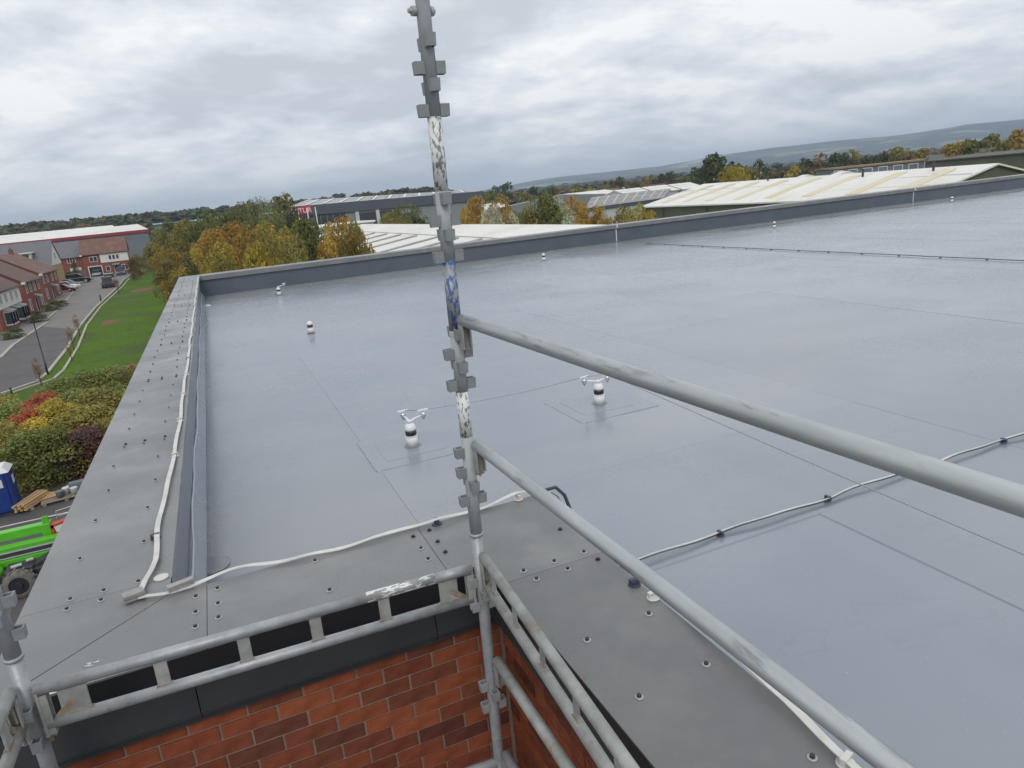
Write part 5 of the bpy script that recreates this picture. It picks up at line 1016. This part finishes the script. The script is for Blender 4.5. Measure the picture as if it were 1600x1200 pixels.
# safety cable
zc = ZD+0.012+0.335*0.94; mb = MB()
pts = [(-0.02+1.43, 6.43, zc), (1.43+0.165, 6.32, zc)]
A0 = Vector(pts[-1]); B0 = Vector((3.33, 6.29, zc))
for k in range(1, 13): u = k/12; p = A0.lerp(B0, u); pts.append((p.x, p.y, p.z-0.03*math.sin(math.pi*u)))
B1 = Vector((3.59, 6.23, zc)); pts.append(tuple(B1)); C1 = Vector((3.22, -2.8, zc))
for k in range(1, 25): u = k/24; p = B1.lerp(C1, u); pts.append((p.x, p.y, p.z-0.04*math.sin(math.pi*u)))
mb.tube(pts, 0.0042, 6); o_ = mb.build('safety_cable', 'cable'); tag(o_, 'thin steel safety cable strung from anchor to anchor across the roof', 'cable')

# ------------------------------------------------------------------ lightning conductor tapes
def ribbon(pts, w, th, name, m, label=None, roll=0.0):
    pts = [Vector(p) for p in pts]; mb = MB(); k = len(pts)
    for i, p in enumerate(pts):
        t_ = (pts[min(i+1, k-1)]-pts[max(i-1, 0)]); t_.z *= 0.4; t_.normalize(); side = t_.cross(Vector((0, 0, 1))).normalized()
        rl = roll+0.10*math.sin(i*0.7); sd = side*math.cos(rl)+Vector((0, 0, 1))*math.sin(rl); up = sd.cross(t_).normalized()
        for a, b_ in ((-1, 0), (1, 0), (1, 1), (-1, 1)): mb.v.append(tuple(p+sd*a*w/2+up*b_*th))
    for i in range(k-1):
        for j in range(4): mb.f.append((i*4+j, (i+1)*4+j, (i+1)*4+(j+1) % 4, i*4+(j+1) % 4)); mb.m.append(0); mb.sm.append(False)
    mb.f += [(0, 1, 2, 3), tuple((k-1)*4+j for j in (3, 2, 1, 0))]; mb.m += [0, 0]; mb.sm += [False, False]
    return mb.build(name, m)
CLIP = MB(); CLIP.lathe([(0.027, 0), (0.027, 0.003), (0.024, 0.005)], (0, 0, 0), 20); CLIP.box(-0.022, 0.022, -0.008, 0.008, 0.005, 0.014); CLIP.box(-0.022, -0.018, -0.008, 0.008, 0.014, 0.024); CLIP.box(0.018, 0.022, -0.008, 0.008, 0.014, 0.024); CLIP.box(-0.022, 0.022, -0.009, 0.009, 0.024, 0.028)
CL_W = CLIP.mesh('clip', 'clip_white'); CL_D = CLIP.mesh('clip', 'clip_and_shade_dark')
def tape_thing(label, pts, clips, w=0.026, m='tape', zoff=0, roll=0.0, dark=()):
    t = thing('conductor_tape', label, 'conductor tape', (0, 0, 0), 0, 'lightning conductor tapes on the roof')
    r_ = ribbon(pts, w, 0.003, 'tape', m, roll=roll); r_.parent = t
    for (x, y, z, a, dk) in clips: link('clip', CL_D if dk else CL_W, t, (x, y, z), a)
    return t
def wob(k, s=1.0): return s*(0.006*math.sin(k*1.7)+0.004*math.sin(k*3.9+1))
# left coping
pts = []; y = 3.30; xc = -0.555
while y < 24.3:
    xx = lerp_table(y, [(3.3, -0.58), (3.6, -0.535), (4.0, -0.55), (4.6, -0.52), (5.4, -0.505), (7, -0.50), (9, -0.492), (14, -0.49), (25, -0.485)])
    ph = (y-4.3+0.0) % 1.0; pts.append((xx+wob(y*1.3, 0.8), y, ZC+0.016+0.010*abs(math.sin(math.pi*(y-4.3)))+0.002*math.sin(y*3))); y += 0.10
ck = [(-0.553, 3.92, True)]+[(lerp_table(y, [(4.6, -0.52), (5.4, -0.505), (7, -0.50), (9, -0.492), (25, -0.487)]), y, y in (9.35, 15.35)) for y in [5.35+k for k in range(0, 19)]]
t = tape_thing('off-white flat conductor tape along the left coping', pts, [(x, y, ZC+0.001, 0, d) for x, y, d in ck])
mb = MB(); mb.lathe([(0.034, 0), (0.034, 0.006), (0.03, 0.008)], (-0.50, 3.42, ZC+0.001), 20); mb.build('clip_base', 'clip_white', t)
mb = MB(); mb.obox((-0.60, 3.265, ZC+0.018), 0.085, 0.055, 0.012, (1, 0.28, 0)); mb.obox((-0.60, 3.265, ZC+0.036), 0.085, 0.055, 0.012, (1, 0.28, 0)); mb.obox((-0.60, 3.265, ZC+0.027), 0.075, 0.045, 0.01, (1, 0.28, 0)); mb.build('connector_block', 'block', t)
# front coping
pts = []; x = -0.58
T = [(-0.58, 3.245), (-0.46, 3.215), (-0.30, 3.235), (-0.1, 3.255), (0.1, 3.222), (0.3, 3.20), (0.5, 3.215), (0.65, 3.225), (0.8, 3.205), (1.0, 3.215), (1.2, 3.235), (1.31, 3.245), (1.40, 3.20)]
while x < 1.40:
    zz = 0.012+0.016*math.exp(-((x+0.2)/0.12)**2)+0.012*math.exp(-((x-0.8)/0.08)**2)+0.02*math.exp(-((x-1.27)/0.10)**2)+0.006*math.sin(x*9)**2
    if x > 1.33: zz -= (x-1.33)*0.1
    pts.append((x, lerp_table(x, T), ZC+zz)); x += 0.035
t = tape_thing('off-white flat conductor tape along the inner edge of the front coping', pts, [(0.80, 3.205, ZC+0.001, H90, True), (1.27, 3.235, ZC+0.001, H90, False)])
mb = MB(); mb.obox((-0.405, 3.235, ZC+0.022), 0.11, 0.035, 0.010, (1, 0.30, 0)); mb.obox((-0.405, 3.235, ZC+0.040), 0.11, 0.035, 0.010, (1, 0.30, 0)); mb.obox((-0.405, 3.235, ZC+0.031), 0.10, 0.028, 0.009, (1, 0.30, 0)); mb.build('connector_block', 'block', t)
# looping down to the deck and across it
pts = [(1.40, 3.20, ZC+0.005), (1.45, 3.20, ZC+0.01), (1.49, 3.20, ZC-0.03), (1.51, 3.20, ZC-0.15), (1.50, 3.22, ZC-0.4), (1.50, 3.25, ZD+0.06), (1.56, 3.28, ZD+0.03)]
x = 1.65
while x < 24:
    pts.append((x, 3.30+wob(x*3, 1.6), ZD+0.026+0.012*abs(math.sin(math.pi*(x-1.74)/0.92))+0.003*math.sin(x*7))); x += 0.09
t = tape_thing('pale conductor tape crossing the roof deck from the coping corner to the right', pts, [(1.74+0.92*k, 3.30, ZD+0.012, H90, True) for k in range(0, 24)], w=0.027, roll=0.35)
mb = MB(); mb.tube([(1.36, 3.16, ZC+0.01), (1.42, 3.19, ZC+0.035), (1.48, 3.20, ZC+0.03), (1.52, 3.18, ZC-0.02), (1.54, 3.15, ZC-0.12), (1.53, 3.14, ZC-0.3)], 0.010, 8); mb.build('loop', 'clip_and_shade_dark', t)
r2 = ribbon([(a, b_-0.013, c-0.005) for a, b_, c in pts[7:]], 0.012, 0.004, 'tape_shade', 'clip_and_shade_dark', roll=0.9); r2.parent = t  # dark ribbon added to stand in for the shade beside the raised tape
# right coping
pts = []; y = 2.12
TR = [(-2, 1.33), (0.9, 1.325), (1.15, 1.325), (1.4, 1.345), (1.7, 1.355), (2.0, 1.385), (2.12, 1.40)]
while y > -2.0: pts.append((lerp_table(y, TR), y, ZC+0.018+0.02*math.exp(-((y-1.6)/0.3)**2)+0.004*math.sin(y*6))); y -= 0.05
t = tape_thing('off-white flat conductor tape along the right coping under the lower guard rail', pts, [(1.335, 2.20, ZC+0.001, 0, True), (1.345, 2.08, ZC+0.001, 0, False), (1.33, 1.14, ZC+0.001, 0.3, False), (1.33, 0.1, ZC+0.001, 0, False)])
# distant conductor running away across the deck
pts = []; y = 22.0
while y > -8: pts.append((14.6+wob(y*2, 2), y, ZD+0.03)); y -= 0.12
tape_thing('dark conductor line crossing the far right of the roof deck', pts, [(14.6, 21.8-1.02*k, ZD+0.012, 0, True) for k in range(0, 28)], w=0.020, m='tape_dark', roll=1.2)
for xx, lab in ((14.9, 'white conductor drop on the far parapet at the dark conductor line'), (31.6, 'white conductor drop on the far parapet at the right')):
    t = thing('conductor_drop', lab, 'conductor tape'); mb = MB(); mb.obox((xx, 24.488, 9.07), 0.04, 0.02, 0.60, (1, 0, 0)); mb.build('tape', 'clip_white', t); mb = MB(); mb.box(xx-0.03, xx+0.02, 24.38, 24.425, 9.30, 9.45); mb.build('bracket', 'clip_white', t)
pts = [(19+i*0.4, 22.6+wob(i, 3), ZD+0.03) for i in range(60)]
tape_thing('faint conductor line near the far parapet at the right', pts, [(22+1.5*k+9, 22.6, ZD+0.012, H90, True) for k in range(8)], w=0.02, m='tape_dark', roll=1.2)

# bird splashes and scuffs on the coping
for (x, y, s, lab) in ((-0.72, 2.83, 0.016, 0), (-0.80, 2.76, 0.010, 0), (-0.78, 2.735, 0.034, 1), (-0.73, 2.75, 0.024, 1)):
    mb = MB(); 
    for k in range(7):
        a = RNG.random()*6.28; d_ = s*1.6*RNG.random()*(2.2 if lab else 1); cx, cy = x+d_*math.cos(a), y+d_*math.sin(a)*0.5; rr = s*(0.25+0.35*RNG.random())
        mb.prism([(cx+rr*math.cos(q)*(1+0.3*math.sin(3*q+k)), cy+rr*0.6*math.sin(q)) for q in [i*math.pi/6 for i in range(12)]], ZC+0.0004+0.00012*k, ZC+0.0012+0.00012*k)
    o_ = mb.build('bird_dropping', 'droppings', cB)

# ------------------------------------------------------------------ scaffolding
def pocket_mesh():
    mb = MB(); w = 0.034; d = 0.030; h = 0.040; t_ = 0.0055
    # local: standing out along -y from the tube surface; slightly tapered downwards
    y0 = -0.020; y1 = -0.0242-d
    def wall(a, b_, c, e):
        mb.add([(a[0], a[1], h/2), (b_[0], b_[1], h/2), (c[0], c[1], h/2), (e[0], e[1], h/2), (a[0]*0.9, a[1], -h/2), (b_[0]*0.9, b_[1]*0.97, -h/2), (c[0]*0.9, c[1]*0.97, -h/2), (e[0]*0.9, e[1], -h/2)],
               [(0, 1, 2, 3), (4, 7, 6, 5), (0, 4, 5, 1), (1, 5, 6, 2), (2, 6, 7, 3), (3, 7, 4, 0)])
    wall((-w/2, y0), (-w/2, y1), (-w/2+t_, y1), (-w/2+t_, y0)); wall((w/2-t_, y0), (w/2-t_, y1), (w/2, y1), (w/2, y0))
    wall((-w/2+t_, y1+t_), (-w/2+t_, y1), (w/2-t_, y1), (w/2-t_, y1+t_))
    return mb.mesh('wedge_pocket', 'galv_pocket')
PK = pocket_mesh()
PK2 = PK.copy(); PK2.materials.clear(); PK2.materials.append(M['galv_new'])
RT = 0.02415
def standard(label, x, y, segs, pockets, collars, lean=None):
    t = thing('scaffold_standard', label, 'scaffold pole', (x, y, 0), 0, 'upright scaffold poles'); lx, ly = lean or (0, 0)
    def P(z, r=0): return (lx*(z-9.5), ly*(z-9.5), z)
    for (z0, z1, m, rr) in segs:
        n = max(2, int((z1-z0)/0.3)+1); MB().tube([P(z0+(z1-z0)*i/(n-1)) for i in range(n)], rr, 28).build('tube', m, t)
    for (z, dirs, new) in pockets:
        for a in dirs: p = P(z); link('wedge_pocket', PK2 if new else PK, t, p, a)
    for (z, rr, hh) in collars:
        mb = MB(); p = P(z); mb.lathe([(rr-0.004, 0), (rr, 0.002), (rr, hh), (rr-0.004, hh+0.002)], p, 28); mb.build('collar', 'galv_new', t)
    return t
FB = (0.0, math.pi); LR = (H90, -H90)
zs = [(11.51, FB, 0), (11.43, LR, 0), (11.372, FB, 0), (11.296, LR, 0), (11.005, FB, 0), (10.93, LR, 0), (10.88, FB, 0), (10.805, LR, 0),
      (10.525, FB, 0), (10.448, LR, 0), (10.40, FB, 0), (10.328, LR, 0), (10.06, LR, 0), (9.978, LR, 0), (9.925, FB, 0), (9.858, LR, 0), (9.50, LR, 1), (9.39, LR, 1), (9.45, FB, 1),
      (9.005, LR, 1), (8.97, FB, 1), (8.90, LR, 1), (8.50, LR, 1)]
zs = [(a, b, c) for a, b, c in zs]
t = standard('centre scaffold pole rising into the sky with chipped white and blue paint', 0.758, 2.435,
             [(9.71, 10.12, 'galv', RT), (10.12, 10.30, 'white_paint', RT), (10.30, 10.535, 'galv', RT), (10.535, 10.79, 'blue_paint', RT), (10.79, 11.03, 'galv', RT), (11.03, 11.275, 'white_paint', RT), (11.275, 12.1, 'galv', RT), (0.0, 9.712, 'galv_new', RT*0.98)],
             zs, [(9.70, RT+0.005, 0.012)], lean=(0.016, -0.002))
mb = MB(); zb = 11.575; mb.tube([(-0.052, -0.006, zb), (0.042, 0.004, zb)], 0.0075, 10); mb.tube([(-0.040, -0.004, zb), (-0.022, 0, zb)], 0.016, 6); mb.tube([(0.024, 0.002, zb), (0.036, 0.004, zb)], 0.016, 6); b_ = mb.build('bolt', 'galv', t); b_.location = (0.033, 0, 0.03)
t = standard('left scaffold pole at the left edge with a bright steel collar', -0.835, 2.50, [(9.70, 10.9, 'galv', RT*1.03), (0, 9.702, 'galv_new', RT)],
             [(9.90, LR, 0), (9.855, FB, 0), (9.78, LR, 0), (9.545, LR, 1), (9.50, FB, 1), (9.40, LR, 1), (9.38, FB, 1)], [(9.69, RT+0.005, 0.012)])
def endplate(t, p, ang, h=0.11, w=0.028):
    # flat C-plate with hooked lip that drops from the rail end into the pocket
    mb = MB(); mb.box(-0.004, 0.004, -w/2-0.006, w/2+0.006, -h, 0.012); mb.box(0.004, 0.026, -w/2-0.004, -w/2+0.001, -h+0.006, -0.014); mb.box(0.004, 0.026, w/2-0.001, w/2+0.004, -h+0.006, -0.014)
    mb.build('end_plate', 'galv_dirty', t, p, ang)
    mb = MB(); mb.add([(-0.008, -0.003, -h*0.25), (0.012, -0.003, -h*0.25), (0.006, -0.003, -h*1.15), (-0.004, -0.003, -h*1.15), (-0.008, 0.003, -h*0.25), (0.012, 0.003, -h*0.25), (0.006, 0.003, -h*1.15), (-0.004, 0.003, -h*1.15)],
                       [(0, 3, 2, 1), (4, 5, 6, 7), (0, 1, 5, 4), (1, 2, 6, 5), (2, 3, 7, 6), (3, 0, 4, 7)]); mb.build('wedge', 'rust', t, (p[0], p[1], p[2]), ang)
def rail(label, a, b_, r=0.0212, m='galv', ends=(True, True), name='guard_rail', cat='guard rail', group=None):
    t = thing(name, label, cat, (0, 0, 0), 0, group); A, Bv = Vector(a), Vector(b_); n = 12
    MB().tube([A.lerp(Bv, i/n) for i in range(n+1)], r, 28).build('tube', m, t)
    d = (Bv-A).normalized(); ang = math.atan2(d.y, d.x)
    if ends[0]: endplate(t, A+d*0.006, ang)
    if ends[1]: endplate(t, Bv-d*0.006, ang+math.pi)
    return t
rail('upper guard rail running from the centre pole towards the right edge', (0.790, 2.395, 10.575), (1.070, -0.42, 10.490), 0.0222, 'galv_rail', (True, False), group='guard rails')
rail('lower guard rail running from the centre pole down to the bottom right', (0.790, 2.395, 10.092), (0.965, -0.30, 9.945), 0.0222, 'galv_rail', (True, False), group='guard rails')
rail('single ledger tube below the twin rails in the brick corner', (0.775, 2.40, 9.13), (0.770, -0.3, 9.12), 0.0225, 'galv_dirty', (True, False), 'ledger', 'scaffold ledger')
rail('lowest ledger end at the foot of the centre pole', (0.765, 2.40, 8.66), (0.765, 0.2, 8.62), 0.0225, 'galv', (True, False), 'ledger', 'scaffold ledger')
rail('lowest short tube going left at the foot of the centre pole', (0.735, 2.44, 8.60), (-0.80, 2.50, 8.60), 0.0225, 'galv', (True, True), 'ledger', 'scaffold ledger')
def twin(label, a, b_, gap, plates, m='galv', r=0.0195, endp=(True, True), seg=None):
    """two parallel tubes joined by short flat plates"""
    t = thing('twin_rail', label, 'scaffold ledger', (0, 0, 0), 0, 'twin tube ledgers'); A, Bv = Vector(a), Vector(b_); d = (Bv-A).normalized(); L_ = (Bv-A).length; up = Vector((0, 0, -gap))
    if seg:
        z = 0
        for (u0, u1, mm) in seg: MB().tube([A+d*L_*u0, A+d*L_*u1], r, 28).build('upper_tube', mm, t)
    else: MB().tube([A, Bv], r, 28).build('upper_tube', m, t)
    MB().tube([A+up+d*0.01, Bv+up-d*0.01], r, 28).build('lower_tube', m, t)
    for (s, w) in plates:
        mb = MB(); c = A+d*s+up/2; mb.obox(c, w, 0.008, gap-0.008, d); mb.build('web_plate', 'galv_dirty', t)
        for zz, k in ((-r*0.8, 0), (-gap+r*0.8, 1)):
            mb = MB(); mb.obox(A+d*s+Vector((0, 0, zz)), w+0.012, 0.018, 0.009, d); mb.build('weld', 'rust', t)
    ang = math.atan2(d.y, d.x)
    if endp[0]:
        endplate(t, A+d*0.004-Vector((0, 0, 0.005)), ang, 0.17)
        mb = MB(); mb.obox(A+d*0.05+up*0.85, 0.12, 0.010, 0.022, (d.x, d.y, 0.9)); mb.build('corner_brace', 'rust', t)
    if endp[1]:
        endplate(t, Bv-d*0.004-Vector((0, 0, 0.005)), ang+math.pi, 0.17)
        mb = MB(); mb.obox(Bv-d*0.05+up*0.85, 0.12, 0.010, 0.022, (-d.x, -d.y, 0.9)); mb.build('corner_brace', 'rust', t)
    return t
twin('twin tube ledger with flat plates in front of the brick wall, scuffed white on top', (-0.80, 2.475, 9.575), (0.725, 2.44, 9.56), 0.135, [(0.10, 0.085), (0.37, 0.042), (0.645, 0.042), (0.90, 0.042), (1.16, 0.042), (1.42, 0.075)],
     'galv_new', 0.0205, seg=[(0, 0.72, 'galv_new'), (0.72, 0.90, 'white_scuff'), (0.90, 1.0, 'galv_new')])
twin('twin tube ledger with small plates along the right brick wall', (0.768, 2.40, 9.622), (0.655, -0.3, 9.545), 0.125, [(0.10, 0.05), (0.33, 0.03), (0.58, 0.03), (0.83, 0.03), (1.08, 0.03), (1.4, 0.03)], 'galv_dirty', 0.0195, (True, False))
twin('twin tube ledger running from the left pole out of the bottom left corner', (-0.862, 2.46, 9.600), (-0.862, 0.2, 9.600), 0.13, [(0.12, 0.05), (0.4, 0.04)], 'galv_dirty', 0.021, (True, False))

# ------------------------------------------------------------------ haze: the air itself
def haze():
    mb = MB(); mb.box(-9000, 9000, -3000, 12000, -40, 330)
    m = bpy.data.materials.new('pale_haze'); m.use_nodes = True; N, L = _links(m); N.remove(N['Principled BSDF'])
    v = N.new('ShaderNodeVolumePrincipled'); v.inputs['Color'].default_value = (0.66, 0.81, 1.0, 1); v.inputs['Density'].default_value = 0.00017; v.inputs['Anisotropy'].default_value = 0.0
    L.new(v.outputs[0], N['Material Output'].inputs['Volume'])
    o = mb.build('haze', m); o['kind'] = 'stuff'; o['label'] = 'thin pale haze over the distant country'; 
    return o
haze()
